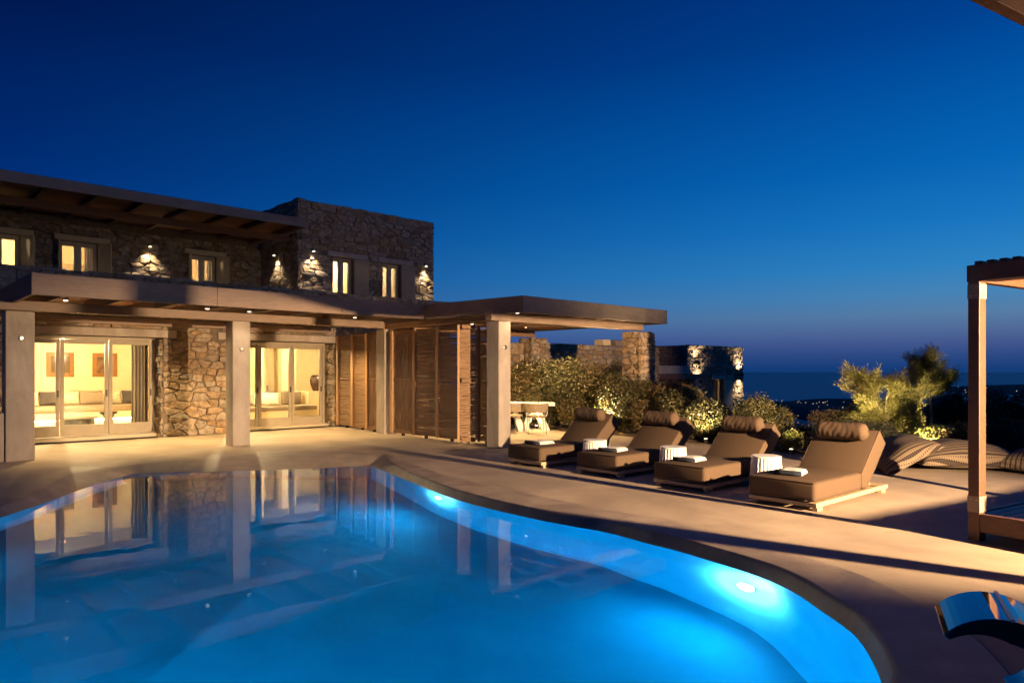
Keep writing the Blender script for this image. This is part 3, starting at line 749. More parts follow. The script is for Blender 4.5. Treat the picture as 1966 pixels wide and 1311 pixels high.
MB().box(10.06, 10.18, 24.35, 24.399, 1.0, 2.35).build("frame", M['black'], t)
for k, (u, lab) in enumerate(((9.98, "left of three white candles on the hall console"), (10.3, "middle of three white candles on the hall console"), (10.6, "right of three white candles on the hall console"))):
    m = MB(); m.lathe([(.045, 0), (.045, .14+.04*k)], 12, (0, 0, 0)); o = m.build("candle", M['white'], None); o.location = H(u, 23.5, .881); tag(o, lab, "candle", "candles on the hall console")
for u0_, u1_, v_, z0_, z1_, lab in ((4.66, 4.86, 21.85, 3.9, 5.05, "pale curtain gathered at the right of the second upper window"), (7.92, 8.06, 21.85, 3.9, 5.05, "pale curtain gathered at the right of the third upper window"),
                         (12.50, 12.66, 19.6, 3.7, 5.06, "pale curtain in the right tower window")):
    tag(curtain(u0_, u1_, v_, z0_, z1_, mat("sheer_curtain", (.6, .55, .48), (.7, .64, .56), .9, 20), 3), lab, "curtain")
t = hroot("wardrobe", "brown wardrobe glimpsed low in the left tower window", "wardrobe", 11.4, 22.2, 3.02)
MB().box(11.0, 11.7, 22.0, 22.5, 3.02, 4.25).build("body", M['timber'], t, bevel=.006)
t = hroot("wall_cabinet", "light wood cabinet glimpsed in the second upper window", "cabinet", 4.6, 24.0, 3.02)
MB().box(4.2, 5.2, 23.8, 24.25, 3.02, 4.75).build("body", M['palewood'], t, bevel=.006)
# wall spot lamps of the upper floor
def wall_spot(u, v, z, nu, nv, label, e=60, group="small wall lamps of the upper floor"):
    t = hroot("wall_lamp", label, "wall lamp", u, v, z, group=group)
    MB().box(u-.03+nu*.03, u+.03+nu*.03, v-.03+nv*.03, v+.03+nv*.03, z+.02, z+.07).build("bracket", M['black'], t, bevel=.004)
    c = (u+nu*.11, v+nv*.11, z)
    m = MB(); m.lathe([(.022, .05), (.034, .045), (.038, -.02)], 12, c); m.build("hood", M['steel'], t)
    m = MB(); m.lathe([(.034, -.021), (.03, -.03), (.01, -.034)], 12, c); m.build("bulb", M['bulb'], t)
    lamp('SPOT', "beam", t, (c[0], c[1], z-.05), e, WARM2, d=(0, 0, -1), size=96, blend=.9, radius=.02); return t
wall_spot(6.18, 21.48, 5.15, 0, -1, "small wall lamp lighting the rough stone between the two left upper windows")
wall_spot(9.45, 20.28, 5.13, -1, 0, "small wall lamp on the shaded side wall of the tower", 45)
wall_spot(9.92, 18.98, 5.15, 0, -1, "small wall lamp near the left front corner of the tower")
wall_spot(14.02, 18.98, 5.13, 0, -1, "small wall lamp near the right front corner of the tower")
# ------------------------------------------------------------------ pergolas
FT, FB = 3.12, 2.78      # fascia top and bottom
pg = hroot("long_pergola", "long flat timber pergola in front of the house on square concrete columns, with downlights", "pergola", 2.2, 14.75, 0)
for x0, x1 in ((2.03, 4.85), (4.85, 7.40), (7.40, 9.50)): MB().box(x0+(.002 if x0 > 2.1 else 0), x1-.002, 12.86, 12.92, FB, FT).build("fascia_board", M['fascia'], pg, bevel=.005)
MB().box(2.03, 2.09, 12.921, 17.9, FB, FT).build("fascia", M['fascia'], pg, bevel=.006)
MB().box(2.1, 9.8, 12.93, 17.9, 3.03, 3.09).build("roof_deck", M['soffit'], pg)
MB().box(1.85, 9.62, 14.70, 14.90, 2.66, 2.83).build("beam", M['timber'] if False else M['fascia'], pg, bevel=.008)
MB().box(2.1, 9.8, 17.68, 17.86, 2.66, 2.83).build("beam", M['fascia'], pg, bevel=.008)
for i in range(9): x = 2.55+i*.92; MB().box(x, x+.07, 12.93, 17.85, 2.835, 3.03).build("rafter", M['fascia'], pg, bevel=.004)
def column(p, u0, u1, v0, v1, h): return MB().box(u0, u1, v0, v1, 0, h).build("column", M['concrete'], p, bevel=.012)
def socket(u, v, z, col_, parent):
    m = MB(); m.lathe([(.045, 0), (.045, .018), (.03, .024)], 16); m.v = [(u+a, v-c, z+b) for a, b, c in m.v]; return m.build("socket", M['steel'], col_)
c = column(pg, 1.98, 2.41, 14.94, 15.36, 2.66); socket(2.21, 14.94, 2.18, c, pg)
c = column(pg, 5.87, 6.25, 14.72, 15.10, 2.66); socket(6.06, 14.72, 2.07, c, pg)
c = column(pg, 9.80, 10.16, 14.95, 15.33, 2.66)
def downlight(p, u, v, z, e=55, c=WARM2, nolamp=False, size=118):
    m = MB(); m.lathe([(.045, .10), (.05, .0), (.042, .004)], 16, (u, v, z)); q = m.build("downlight", M['steel'], p)
    m = MB(); m.lathe([(.036, -.001), (.036, -.008), (.02, -.014)], 14, (u, v, z)); m.build("bulb", M['spotbulb'], q)
    if not nolamp: lamp('SPOT', "beam", p, (u, v, z-.03), e, c, size=size, blend=.8, radius=0)
for u, v in ((2.75, 14.25), (5.16, 14.2), (6.05, 14.3), (8.50, 14.2)): downlight(pg, u, v, 2.84, 20 if u > 8 else 9)
for u, v in ((3.2, 16.4), (5.3, 16.5), (7.3, 16.4), (9.0, 16.5)): downlight(pg, u, v, 2.84, 170, (1,.66,.27))
# corner pergola
pc = hroot("corner_pergola", "flat timber pergola over the dining area, carried by a concrete column and stone pillars", "pergola", 9.7, 10.54, 0)
m = MB()
m.prism([(9.80, 9.95), (9.86, 10.0), (9.61, 12.86), (9.55, 12.86)], FB, FT); m.build("fascia", M['fascia'], pc, bevel=.006)
for x0, x1 in ((9.802, 12.3), (12.3, 14.9)): MB().box(x0+.002, x1-.002, 9.95, 10.01, FB, FT-.001).build("fascia_board", M['fascia'], pc, bevel=.005)
MB().box(14.84, 14.9, 10.011, 15.4, FB, FT).build("fascia", M['fascia'], pc, bevel=.006)
MB().box(9.9, 14.83, 10.02, 15.4, 3.03, 3.09).build("roof_deck", M['soffit'], pc)
MB().box(9.50, 14.75, 10.56, 10.76, 2.635, 2.81).build("beam", M['fascia'], pc, bevel=.008)
MB().box(9.78, 15.3, 15.0, 15.18, 2.64, 2.81).build("beam", M['timber'], pc, bevel=.008)
MB().box(9.84, 9.98, 10.9, 14.93, 2.665, 2.80).build("beam", M['timber'], pc, bevel=.006)
for i in range(6): x = 10.4+i*.8; MB().box(x, x+.07, 10.02, 15.35, 2.815, 3.03).build("rafter", M['fascia'], pc, bevel=.004)
c = column(pc, 9.68, 10.02, 10.54, 10.92, 2.63); socket(9.85, 10.54, 2.09, c, pc)
downlight(pc, 9.98, 10.3, 2.80, 5, size=150)
for u, v in ((11.6, 12.2), (13.6, 12.4), (11.9, 14.0), (13.9, 14.0)): downlight(pc, u, v, 2.84, 170, (1,.66,.28))
def pillar(name, label, u0, u1, v0, v1, h, seed):
    t = hroot(name, label, "pillar", (u0+u1)/2, (v0+v1)/2, 0, "rubble stone pillars carrying the corner pergola")
    MB().box(u0+.03, u1-.03, v0+.03, v1-.03, -.05, h-.02).build("core", M['mortar'], t)
    st = stone_face((u0-.04, v0+.03), (1, 0), (0, -1), u1-u0+.08, 0, h, (), .23, seed, s0=0)
    st += stone_face((u0+.03, v0+.03), (0, 1), (-1, 0), v1-v0, 0, h, (), .23, seed+1, s0=0)
    st += stone_face((u1-.03, v0+.03), (0, 1), (1, 0), v1-v0, 0, h, (), .25, seed+2, s0=0)
    lay_stones(t, st, 110); return t
pillar("stone_pillar", "slender rubble stone pillar under the front right end of the corner pergola", 14.40, 14.95, 10.38, 10.95, 2.60, 30)
pillar("stone_pillar", "stone pillar at the back of the dining area, rising above the hedge", 15.1, 15.7, 14.9, 15.5, 2.62, 40)
t = hroot("garden_wall", "long rubble stone wall in blue dusk shade behind the hedge", "wall", 18, 15.4, 0)
MB().box(15.72, 22.5, 15.45, 15.8, -1, 2.42).build("core", M['mortar'], t)
lay_stones(t, stone_face((15.72, 15.45), (1, 0), (0, -1), 6.8, .9, 2.50, (), .27, 50), 200)
t = hroot("low_stone_wall", "short lamplit rubble wall running left from the rear stone pillar", "wall", 13.5, 15.4, 0)
MB().box(12.8, 15.08, 15.3, 15.6, -.1, 2.40).build("core", M['mortar'], t)
lay_stones(t, stone_face((12.8, 15.3), (1, 0), (0, -1), 2.28, 0, 2.46, (), .27, 55), 80)
for u, w, lab in ((19.35, .42, "small lit cream vent box on the garden wall, left one"), (20.05, .40, "small vent box of brick and cream on the garden wall, right one")):
    o = MB().box(-w/2, w/2, -.2, .2, 0, .2).build("vent_box", M['plaster'] if u < 20 else M['coping'], None, bevel=.01)
    o.location = H(u, 15.62, 2.505); o.rotation_euler = (0, 0, HA); tag(o, lab, "vent box", "vent boxes on the garden wall")
# ------------------------------------------------------------------ folding screens of woven branches
def screen(u0, v0, u1, v1, label, vertical=False, seed=0, z0=.06, z1=2.60, sw=.09):
    t = hroot("woven_screen", label, "screen", (u0+u1)/2, (v0+v1)/2, 0, "tall folding screens of woven branches between the columns")
    a = Vector((u0, v0, 0)); b = Vector((u1, v1, 0)); d = (b-a); Ln = d.length; d.normalize(); nn = Vector((-d.y, d.x, 0))
    def blk(s0, s1, w0, w1, h0, h1, name, mt, **k):
        q = MB(); pts = [a+d*s0+nn*w0, a+d*s1+nn*w0, a+d*s1+nn*w1, a+d*s0+nn*w1]
        q.prism([(p.x, p.y) for p in pts], h0, h1); return q.build(name, mt, t, **k)
    blk(0, sw, -.06 if sw > .06 else -.03, .035, z0, z1, "stile", M['stile'], bevel=.005); blk(Ln-.05, Ln, -.035, .035, z0, z1, "stile", M['timber'], bevel=.005)
    zm = (z0+z1)/2+.02
    for h0, h1 in ((z0, z0+.08), (zm, zm+.07), (z1-.08, z1)): blk(.101, Ln-.101, -.028, .028, h0, h1, "rail", M['timber'], bevel=.004)
    blk(Ln*.5-.03, Ln*.5+.03, -.03, .03, 0.0, z0-.001, "foot", M['black'])
    rr = random.Random(seed); q = MB()
    def stick(p, q_, r0):
        k = 5; pts = []; base = Vector(p); end = Vector(q_)
        for i in range(k):
            s = i/(k-1); w = base.lerp(end, s); w += Vector((0, 0, 1))*rr.uniform(-.006, .006)*(0 if vertical else 1) + nn*(.016*math.cos(s*math.pi*3+ph)) + (d*rr.uniform(-.006, .006) if vertical else Vector())
            pts.append(w)
        q.tube(pts, [r0*rr.uniform(.8, 1.15) for _ in pts], 5, rr.random(), cap=False)
    if not vertical:
        z = z0+.09; k = 0
        while z < z1-.09:
            if not (zm-.01 < z < zm+.08):
                ph = math.pi*(k % 2); r0 = rr.uniform(.0105, .016); stick(a+d*(sw-.005)+Vector((0,0,z)), a+d*(Ln-.045)+Vector((0,0,z+rr.uniform(-.008,.008))), r0)
            z += rr.uniform(.019, .025); k += 1
    else:
        s = .11; k = 0
        while s < Ln-.06:
            ph = math.pi*(k % 2); stick(a+d*s+Vector((0,0,z0+.08)), a+d*s+Vector((0,0,z1-.08)), rr.uniform(.010, .018)); s += rr.uniform(.022, .03); k += 1
    q.build("branches", M['reed'], t, kind='stuff', smooth=True)
    return t
screen(10.12, 17.84, 10.22, 16.98, "woven screen next to the house wall, first from the right glazed door", seed=1)
screen(10.05, 16.93, 10.16, 16.02, "second woven screen from the right glazed door", seed=2)
screen(9.92, 15.98, 10.02, 15.36, "narrow screen of upright branches just left of the grey column", True, seed=3)
screen(9.88, 14.74, 9.95, 13.84, "screen of upright branches just right of the grey column", True, seed=4)
screen(9.88, 13.79, 9.97, 12.92, "woven screen in the middle of the row right of the grey column", seed=5)
screen(9.88, 12.87, 9.95, 11.86, "woven screen with its right half lit from behind, third right of the grey column", seed=6)
screen(9.54, 11.72, 9.95, 11.44, "narrow brightly lit woven screen turned outwards next to the front column", seed=7, sw=.05)
screen(10.15, 11.75, 10.02, 10.95, "woven screen with gaps letting light through, directly behind the front concrete column", seed=8, z1=2.50)

# ------------------------------------------------------------------ low wall and agave at the left edge
t = hroot("planter_wall", "low pale concrete wall at the left edge beside the big column", "wall", 1.6, 15.1, 0)
MB().box(.2, 1.97, 15.0, 15.4, 0, .86).build("body", M['concrete'], t, bevel=.012)
t = hroot("spiky_plant", "dark spiky plant leaning into the left edge beside the column", "plant", 1.35, 15.2, .86)
m = MB(); rr = random.Random(2)
for i in range(26):
    a = rr.uniform(0, 6.283); el = rr.uniform(.2, 1.35); Ls = rr.uniform(.35, .62); pts = []
    for k in range(6):
        s = k/5; pts.append((1.35+math.cos(a)*math.cos(el)*Ls*s, 15.2+math.sin(a)*math.cos(el)*Ls*s, .95+math.sin(el)*Ls*s+.30*s-.32*s*s*1.4))
    m.tube(pts, [.022, .03, .026, .02, .012, .003], 4, rr.random())
m.build("leaves", M['leaf_dark'], t)
m = MB(); m.tube([(1.35, 15.2, .861), (1.35, 15.2, 1.15)], [.06, .05], 8); m.build("stem", M['bark'], t)

# ------------------------------------------------------------------ distant guest house
t = hroot("guest_house", "low stone guest house beyond the hedge with wall lamps and a flat timber porch", "house", 28, 18, -1.2)
gh = (28.4, 29.15, -1.2, 1.22)
m = MB(); wall_with_holes(m, 26.2, 31.0, 16.5, 16.9, -1.2, 2.68, [gh]); m.box(26.2, 26.6, 16.9, 23, -1.2, 2.68); m.box(30.6, 31.0, 16.9, 23, -1.2, 2.68); m.box(26.6, 30.6, 18.4, 18.5, -1.2, 2.3)
m.build("wall", M['mortar'], t)
st = stone_face((26.15, 16.5), (1, 0), (0, -1), 4.9, .0, 2.74, [(28.35-26.15, 29.2-26.15, -1, 1.3)], .27, 60)
st += stone_face((26.2, 16.5), (0, 1), (-1, 0), 6.5, .4, 2.72, (), .3, 61)
lay_stones(t, st, 300)
MB().box(26.25, 30.95, 16.55, 23, 2.4, 2.5).build("roof_deck", M['concrete'], t)
MB().box(28.1, 29.9, 16.36, 16.6, 1.22, 1.40).build("lintel", M['concrete'], t, bevel=.01)
MB().box(29.15, 29.9, 16.38, 16.43, -.9, 1.21).build("shutter", M['paintwood'], t, bevel=.005)
f = MB().box(28.41, 28.5, 16.6, 16.7, -1.1, 1.21).box(28.75, 28.83, 16.6, 16.7, -1.1, 1.21).box(29.06, 29.14, 16.6, 16.7, -1.1, 1.21).build("door_frame", M['paintwood'], t)
MB().box(28.5, 29.06, 16.64, 16.65, -1.1, 1.2).build("pane", M['glass'], f)
MB().box(23.6, 26.1, 14.98, 15.05, 1.42, 1.76).build("fascia", M['fascia'], t, bevel=.006) if False else None
MB().box(22.2, 26.12, 16.3, 16.36, 1.48, 1.82).build("fascia", M['concrete'], t, bevel=.006)
MB().box(22.2, 26.1, 16.37, 23, 1.74, 1.80).build("porch_roof", M['soffit'], t)
MB().box(22.2, 27.6, 16.1, 16.25, 1.26, 1.47).build("beam", M['darkwood'], t, bevel=.006)
MB().box(26.2, 26.45, 16.05, 16.3, -1.2, 1.255).build("column", M['concrete'], t, bevel=.01)
lamp('POINT', "room_glow", t, (28.8, 17.6, .8), 40, (1,.66,.28), radius=.1)
def updown(u, v, z, nu, nv, label, e=45, up=True, dn=True):
    q = hroot("wall_lamp", label, "wall lamp", u, v, z, group="up and down wall lamps of the guest house")
    c = (u+nu*.17, v+nv*.17, z)
    MB().box(min(u, c[0])-.03, max(u, c[0])+.03, min(v, c[1])-.03, max(v, c[1])+.03, z-.03, z+.03).build("bracket", M['black'], q)
    m = MB(); m.lathe([(.05, -.09), (.05, .09)], 14, c); m.build("body", M['black'], q)
    if up: lamp('SPOT', "upper_beam", q, (c[0], c[1], z+.10), e, WARM2, d=(0, 0, 1), size=125, blend=1, radius=.03)
    if dn: lamp('SPOT', "lower_beam", q, (c[0], c[1], z-.10), e, WARM2, d=(0, 0, -1), size=125, blend=1, radius=.03)
updown(30.6, 16.42, 1.42, 0, -1, "up and down lamp at the right corner of the guest house", 100)
updown(26.75, 16.42, 1.2+.75, 0, -1, "lamp above the porch beam of the guest house", 70, True, False)
updown(26.9, 16.42, 1.12, 0, -1, "lamp under the porch beam beside the guest house door", 90)
updown(26.15, 19.4, 1.0, -1, 0, "lamp on the porch wall of the guest house", 110)

# ------------------------------------------------------------------ sun loungers
def rounded(q, x0, x1, y0, y1, z0, z1): return q.box(x0, x1, y0, y1, z0, z1)
def make_lounger():
    t = root("sun_lounger", "x", "sun lounger", (0, 0, 0), 0, "brown sun loungers in a row beside the pool")
    q = MB()
    for y in (-.42, .36): q.box(0, 2.04, y, y+.06, .05, .10)
    for x in (0.0, .62, 1.22, 1.62, 1.96): q.box(x, x+.08, -.359, .359, .052, .098)
    q.build("base_frame", M['palewood'], t, bevel=.004)
    for x, y in ((.06, -.405), (.06, .345), (1.88, -.405), (1.88, .345)): MB().box(x, x+.12, y, y+.06, 0, .049).build("foot", M['palewood'], t)
    q = MB(); rounded(q, -.02, 1.24, -.415, .415, .115, .335); o = q.build("mattress", M['cushion'], t, bevel=.045, seg=4, smooth=True)
    sb = o.modifiers.new("sub", 'SUBSURF'); sb.levels = 0; sb.render_levels = 0
    # wedge shaped back section
    A = (1.25, .325); B = (1.82, .83); Cc = (2.03, .64); D = (1.42, .12); E = (1.27, .12)
    q = MB(); pf = [A, B, Cc, D, E]; vs = [(x, -.41, z) for x, z in pf]+[(x, .41, z) for x, z in pf]; k = 5
    fs = [tuple(range(k)), tuple(range(2*k-1, k-1, -1))]+[(i, i+k, (i+1) % k+k, (i+1) % k) for i in range(k)]
    q.add(vs, fs); o = q.build("backrest", M['cushion'], t, bevel=.03, seg=4, smooth=True)
    q = MB()
    for z in (.322, .128):
        pts = [(-.012, -.39, z), (-.012, .39, z), (.005, .408, z), (1.215, .408, z), (1.232, .39, z), (1.232, -.39, z), (1.215, -.408, z), (.005, -.408, z), (-.012, -.39, z)]
        q.tube(pts, .0065, 6, cap=False)
    q.build("piping", M['cushion'], [o_ for o_ in t.children if o_.name.startswith("mattress")][0], smooth=True)
    q = MB()
    for y in (-.402, .402): q.tube([(1.255, y, .318), (1.815, y, .818), (2.015, y, .638), (1.43, y, .135)], .0065, 6, cap=False)
    q.build("piping", M['cushion'], o, smooth=True)
    q = MB()
    for y in (-.30, .24): q.bar((1.75, y+.03, .10), (1.88, y+.03, .50), .05, .03)
    q.build("prop", M['palewood'], t)
    # bolster
    q = MB(); nn, kk = 30, 22; vs = []; fs = []; rr = random.Random(9)
    sl = math.atan2(B[1]-A[1], B[0]-A[0]); s = .60; cx = A[0]+math.cos(sl)*s-math.sin(sl)*.105; cz = A[1]+math.sin(sl)*s+math.cos(sl)*.105
    for i in range(nn+1):
        f = i/nn; y = -.33+.66*f; e = min(f, 1-f); r0 = .115*(1-max(0, (.10-e)/.10)**2.2*.75)
        for j in range(kk):
            a = 2*math.pi*j/kk
            wr = 1+.03*math.sin(f*60+2.6*math.sin(a*2+f*5)+rr.uniform(-.5, .5))+.012*math.sin(f*23+a*3)*min(1, e*7)
            vs.append((cx+math.cos(a)*r0*wr, y+.01*math.sin(a*3+f*8), cz+math.sin(a)*r0*wr))
    for i in range(nn):
        for j in range(kk): fs.append((i*kk+j, i*kk+(j+1) % kk, (i+1)*kk+(j+1) % kk, (i+1)*kk+j))
    fs += [tuple(range(kk-1, -1, -1)), tuple(range(nn*kk, nn*kk+kk))]
    q.add(vs, fs); b = q.build("bolster", M['cushion'], t, smooth=True)
    q = MB()
    for y in (-.16, .16):
        p0 = (cx-.02, y, cz+.118); p1 = (B[0]-.02, y, B[1]+.003); p2 = (Cc[0]-.02, y, Cc[1]+.05)
        q.bar(p0, p1, .035, .006); q.bar(p1, p2, .035, .006)
    q.build("strap", M['darkwood'], b)
    return t
def make_towel():
    t = root("folded_towels", "x", "towels", (0, 0, 0), 0, "folded towels lying on the loungers")
    q = MB(); n1, n2 = 16, 14; vs = []; fs = []
    for s in (1, 0):
        for j in range(n2+1):
            for i in range(n1+1):
                x = i/n1*2-1; y = j/n2*2-1
                e = max(0, 1-abs(x)**5)*max(0, 1-abs(y)**5)
                vs.append((x*.20*(1-.12*max(0, x)*abs(y)**2), y*.15, (.055*e**.4*(1+.08*math.sin(x*5)*math.cos(y*7)) if s else 0)))
    for s in (0, 1):
        b0 = s*(n1+1)*(n2+1)
        for j in range(n2):
            for i in range(n1):
                a = b0+j*(n1+1)+i; f = (a, a+1, a+n1+2, a+n1+1); fs.append(f if s == 0 else f[::-1])
    q.add(vs, fs); q.build("white_towel", M['towel'], t, smooth=True)
    q = MB(); q.tube([(-.245, -.15, .03), (-.25, -.05, .032), (-.245, .06, .032), (-.25, .15, .03)], .03, 12); q.tube([(-.21, -.15, .022), (-.212, .15, .022)], .022, 10); q.build("dark_towel", M['navy'], t, smooth=True)
    return t
def make_stool():
    t = root("fluted_stool", "x", "stool", (0, 0, 0), 0, "white fluted drum stools between the loungers")
    q = MB(); nn = 112; prof = [(.232, 0), (.235, .01), (.205, .40), (.203, .41)]; q.lathe(prof, nn, flute=28, fl=.028); q.build("fluted_body", M['white'], t)
    q = MB(); q.lathe([(.20, .411), (.212, .418), (.212, .438), (.20, .446)], 48); q.build("top", M['white'], t, smooth=False)
    return t
lg = make_lounger(); tw = make_towel(); so = make_stool()
LS = [((7.92, 3.72), "sun lounger nearest the camera, its teak base fully lit on the right"), ((8.12, 5.24), "third sun lounger from the front column, second nearest the camera"),
      ((8.28, 6.80), "sun lounger second from the front column"), ((8.22, 8.32), "farthest sun lounger, next to the front concrete column")]
for i, ((u, v), lab) in enumerate(LS):
    a = lg if i == 0 else copy_tree(lg); a.location = H(u, v, .002); a.rotation_euler = (0, 0, HA-R([2.4, 2.4, 2.2, 2.6][i])); a["label"] = lab
TL = ["towels on the nearest lounger, dark roll at the pool end", "towels on the second nearest lounger", "towels on the lounger third from the camera", "towels on the farthest lounger beside the column"]
for i, ((u, v), lab) in enumerate(LS):
    a = tw if i == 0 else copy_tree(tw); a.location = H(u+.52, v+[.10, .12, .05, .08][i], .339); a.rotation_euler = (0, 0, HA+R([12, 4, 8, -3][i])); a["label"] = TL[i]
for i, ((u, v), lab) in enumerate([((9.13, 4.50), "fluted white stool nearest the camera, behind the nearest lounger"), ((9.17, 6.02), "middle fluted white stool of the three"), ((9.15, 7.55), "farthest fluted white stool, near the first two loungers by the column")]):
    a = so if i == 0 else copy_tree(so); a.location = H(u, v, .002); a.rotation_euler = (0, 0, i*.3); a["label"] = lab
    a.scale = (.94, .94, .98)

# ------------------------------------------------------------------ striped floor cushions
sm = bpy.data.materials.new("striped_weave"); sm.use_nodes = True
N_ = sm.node_tree.nodes; L_ = sm.node_tree.links; b = N_["Principled BSDF"]; b.inputs["Roughness"].default_value = .9
tcn = N_.new("ShaderNodeTexCoord"); w1 = N_.new("ShaderNodeTexWave"); w1.bands_direction = 'Y'; w1.inputs["Scale"].default_value = 4.6; w1.inputs["Distortion"].default_value = .15
w2 = N_.new("ShaderNodeTexWave"); w2.bands_direction = 'X'; w2.inputs["Scale"].default_value = 9; w3 = N_.new("ShaderNodeTexWave"); w3.bands_direction = 'Y'; w3.inputs["Scale"].default_value = 13.8
for w in (w1, w2, w3): L_.new(tcn.outputs["Object"], w.inputs["Vector"])
r1 = N_.new("ShaderNodeValToRGB"); r1.color_ramp.interpolation = 'CONSTANT'; e = r1.color_ramp.elements; e[0].color = (.05,.035,.028,1); e[1].position = .28; e[1].color = (.22,.17,.12,1)
L_.new(w1.outputs["Fac"], r1.inputs[0])
mu = N_.new("ShaderNodeMath"); mu.operation = 'MULTIPLY'; L_.new(w2.outputs["Fac"], mu.inputs[0]); L_.new(w3.outputs["Fac"], mu.inputs[1])
r2 = N_.new("ShaderNodeValToRGB"); r2.color_ramp.elements[0].position = .45; r2.color_ramp.elements[1].position = .6; r2.color_ramp.elements[0].color = (1,1,1,1); r2.color_ramp.elements[1].color = (.28,.22,.18,1)
L_.new(mu.outputs[0], r2.inputs[0])
mm = N_.new("ShaderNodeMix"); mm.data_type = 'RGBA'; mm.blend_type = 'MULTIPLY'; mm.inputs[0].default_value = 1
L_.new(r1.outputs[0], mm.inputs[6]); L_.new(r2.outputs[0], mm.inputs[7]); L_.new(mm.outputs[2], b.inputs["Base Color"])
def floor_cushion(x, y, w, d, h, rot, label, seed, tilt=(0, 0)):
    nn = 28; q = MB(); vs = []; fs = []
    for s in (1, 0):
        for j in range(nn+1):
            for i in range(nn+1):
                a = 2*i/nn-1; c = 2*j/nn-1
                e = (max(0, 1-abs(a)**2.4)*max(0, 1-abs(c)**2.4))**.5
                px = a*w/2*(1-.09*math.cos(math.pi*c/2)*abs(a)**3); py = c*d/2*(1-.10*math.cos(math.pi*a/2)*abs(c)**3)
                z = h*.22 + (h*.78 if s else -h*.20)*e*(1+.04*math.sin(a*6+seed)+.03*math.sin(c*9+seed*2))
                vs.append((px, py, max(0, z)))
    for s in (0, 1):
        b0 = s*(nn+1)**2
        for j in range(nn):
            for i in range(nn):
                a = b0+j*(nn+1)+i; f = (a, a+1, a+nn+2, a+nn+1); fs.append(f if s == 0 else f[::-1])
    q.add(vs, fs); o = q.build("floor_cushion", sm, None, smooth=True); o.location = (x, y, .003); o.rotation_euler = (tilt[0], tilt[1], rot)
    tag(o, label, "cushion", "large striped floor cushions"); return o
floor_cushion(6.32, 11.25, .95, 1.6, .34, R(-12), "striped floor cushion in shade right behind the nearest lounger", 1, (0, R(-32))).location.z = .16
floor_cushion(7.45, 11.6, 1.65, 1.35, .44, R(-8), "big striped floor cushion in the light, left of the wooden daybed post", 2)
floor_cushion(8.35, 10.85, 1.1, 1.0, .42, R(30), "striped floor cushion cut by the right edge, behind the daybed post", 3)

# ------------------------------------------------------------------ canopied daybed
t = root("daybed", "dark wooden daybed with slatted platform and slatted canopy on square posts at the right edge", "daybed", (4.325, 6.607, 0), HA-R(12.6))
BL, BW, pw_, pd_ = 3.25, 2.7, .125, .10        # length towards the viewer, width, post size
def dpost(x, y):
    p = MB().box(x, x+pw_, y, y+pd_, 0, 2.44).build("post", M['bedwood'], t, bevel=.005)
    for z0, z1 in ((.27, .42), (2.28, 2.42)): MB().box(x-.004, x+pw_+.004, y-.004, y+pd_+.004, z0, z1).build("sleeve", M['fascia'], p, bevel=.002)
    q = MB()
    for z in (.385, 2.31):
        for s_ in (.025, .075):
            q.tube([(x-.004, y+s_, z), (x-.009, y+s_, z)], .007, 8); q.tube([(x+s_, y-.004, z), (x+s_, y-.009, z)], .007, 8)
    q.build("bolts", M['steel'], p, kind='stuff')
for x, y in ((0, -.112), (BW-pw_, -.112), (0, -BL), (BW-pw_, -BL)): dpost(x, y)
for (a, b_, c_, d_) in ((.005, .055, -BL+pw_, -.114), (BW-.055, BW-.005, -BL+pw_, -.114), (pw_, BW-pw_, -.055, -.005), (pw_, BW-pw_, -BL+.005, -BL+.055)):
    MB().box(a, b_, c_, d_, .09, .26).build("rail", M['bedwood'], t, bevel=.005)
v = -BL+.06
while v < -.1: MB().box(.06, BW-.06, v, v+.085, .225, .25).build("platform_slat", M['bedwood'], t, bevel=.003); v += .098
for (a, b_, c_, d_) in ((0, pw_, -BL, 0), (BW-pw_, BW, -BL, 0), (pw_, BW-pw_, -.09, -.002), (pw_, BW-pw_, -BL+.002, -BL+.09)):
    MB().box(a, b_, c_, d_, 2.441, 2.60).build("canopy_beam", M['bedwood'], t, bevel=.005)
v = -BL-.02
while v < -.04: MB().box(.02, BW-.02, v, v+.06, 2.601, 2.635).build("canopy_slat", M['bedwood'], t, bevel=.003); v += .105
MB().box(.3, .36, -BL+.091, -.091, 2.46, 2.58).build("canopy_joist", M['bedwood'], t, bevel=.003)
MB().box(.70, BW-.14, -BL+.10, -BL+.14, .262, 1.41).build("back_board", M['bedwood'], t, bevel=.004)
MB().box(.82, BW-.18, -BL+.15, -BL+.30, .262, .85).build("back_cushion", M['cushion'], t, bevel=.04, seg=3, smooth=True)
# ------------------------------------------------------------------ overhead porch with the flood lamp
t = root("porch_roof", "dark timber porch roof whose corner hangs into the top right of the view", "porch", (5.52, 4.16, 0), 0)
t["_off"] = (5.52, 4.16, 0)
P0 = Vector((3.37, 4.57)); dd = Vector((.869, .495)); nn_ = Vector((.495, -.869))
def ppoly(s0, s1, w0, w1): return [tuple(P0+dd*s+nn_*w) for s, w in ((s0, w0), (s0, w1), (s1, w1), (s1, w0))]
def ccw(p): 
    a = sum(p[i][0]*p[(i+1) % 4][1]-p[(i+1) % 4][0]*p[i][1] for i in range(4)); return p if a > 0 else p[::-1]
MB().prism(ccw(ppoly(-2.5, 9, 0, .08)), 3.86, 4.02).build("fascia", M['darkwood'], t, bevel=.006)
MB().prism(ccw(ppoly(-2.5, 9, .081, 7)), 3.98, 4.03).build("roof_deck", M['soffit'], t)
for i in range(7): MB().prism(ccw(ppoly(-2+i*1.4, -1.9+i*1.4, .081, 7)), 3.86, 3.979).build("rafter", M['darkwood'], t, bevel=.004)
px_, py_ = 5.52, 4.16

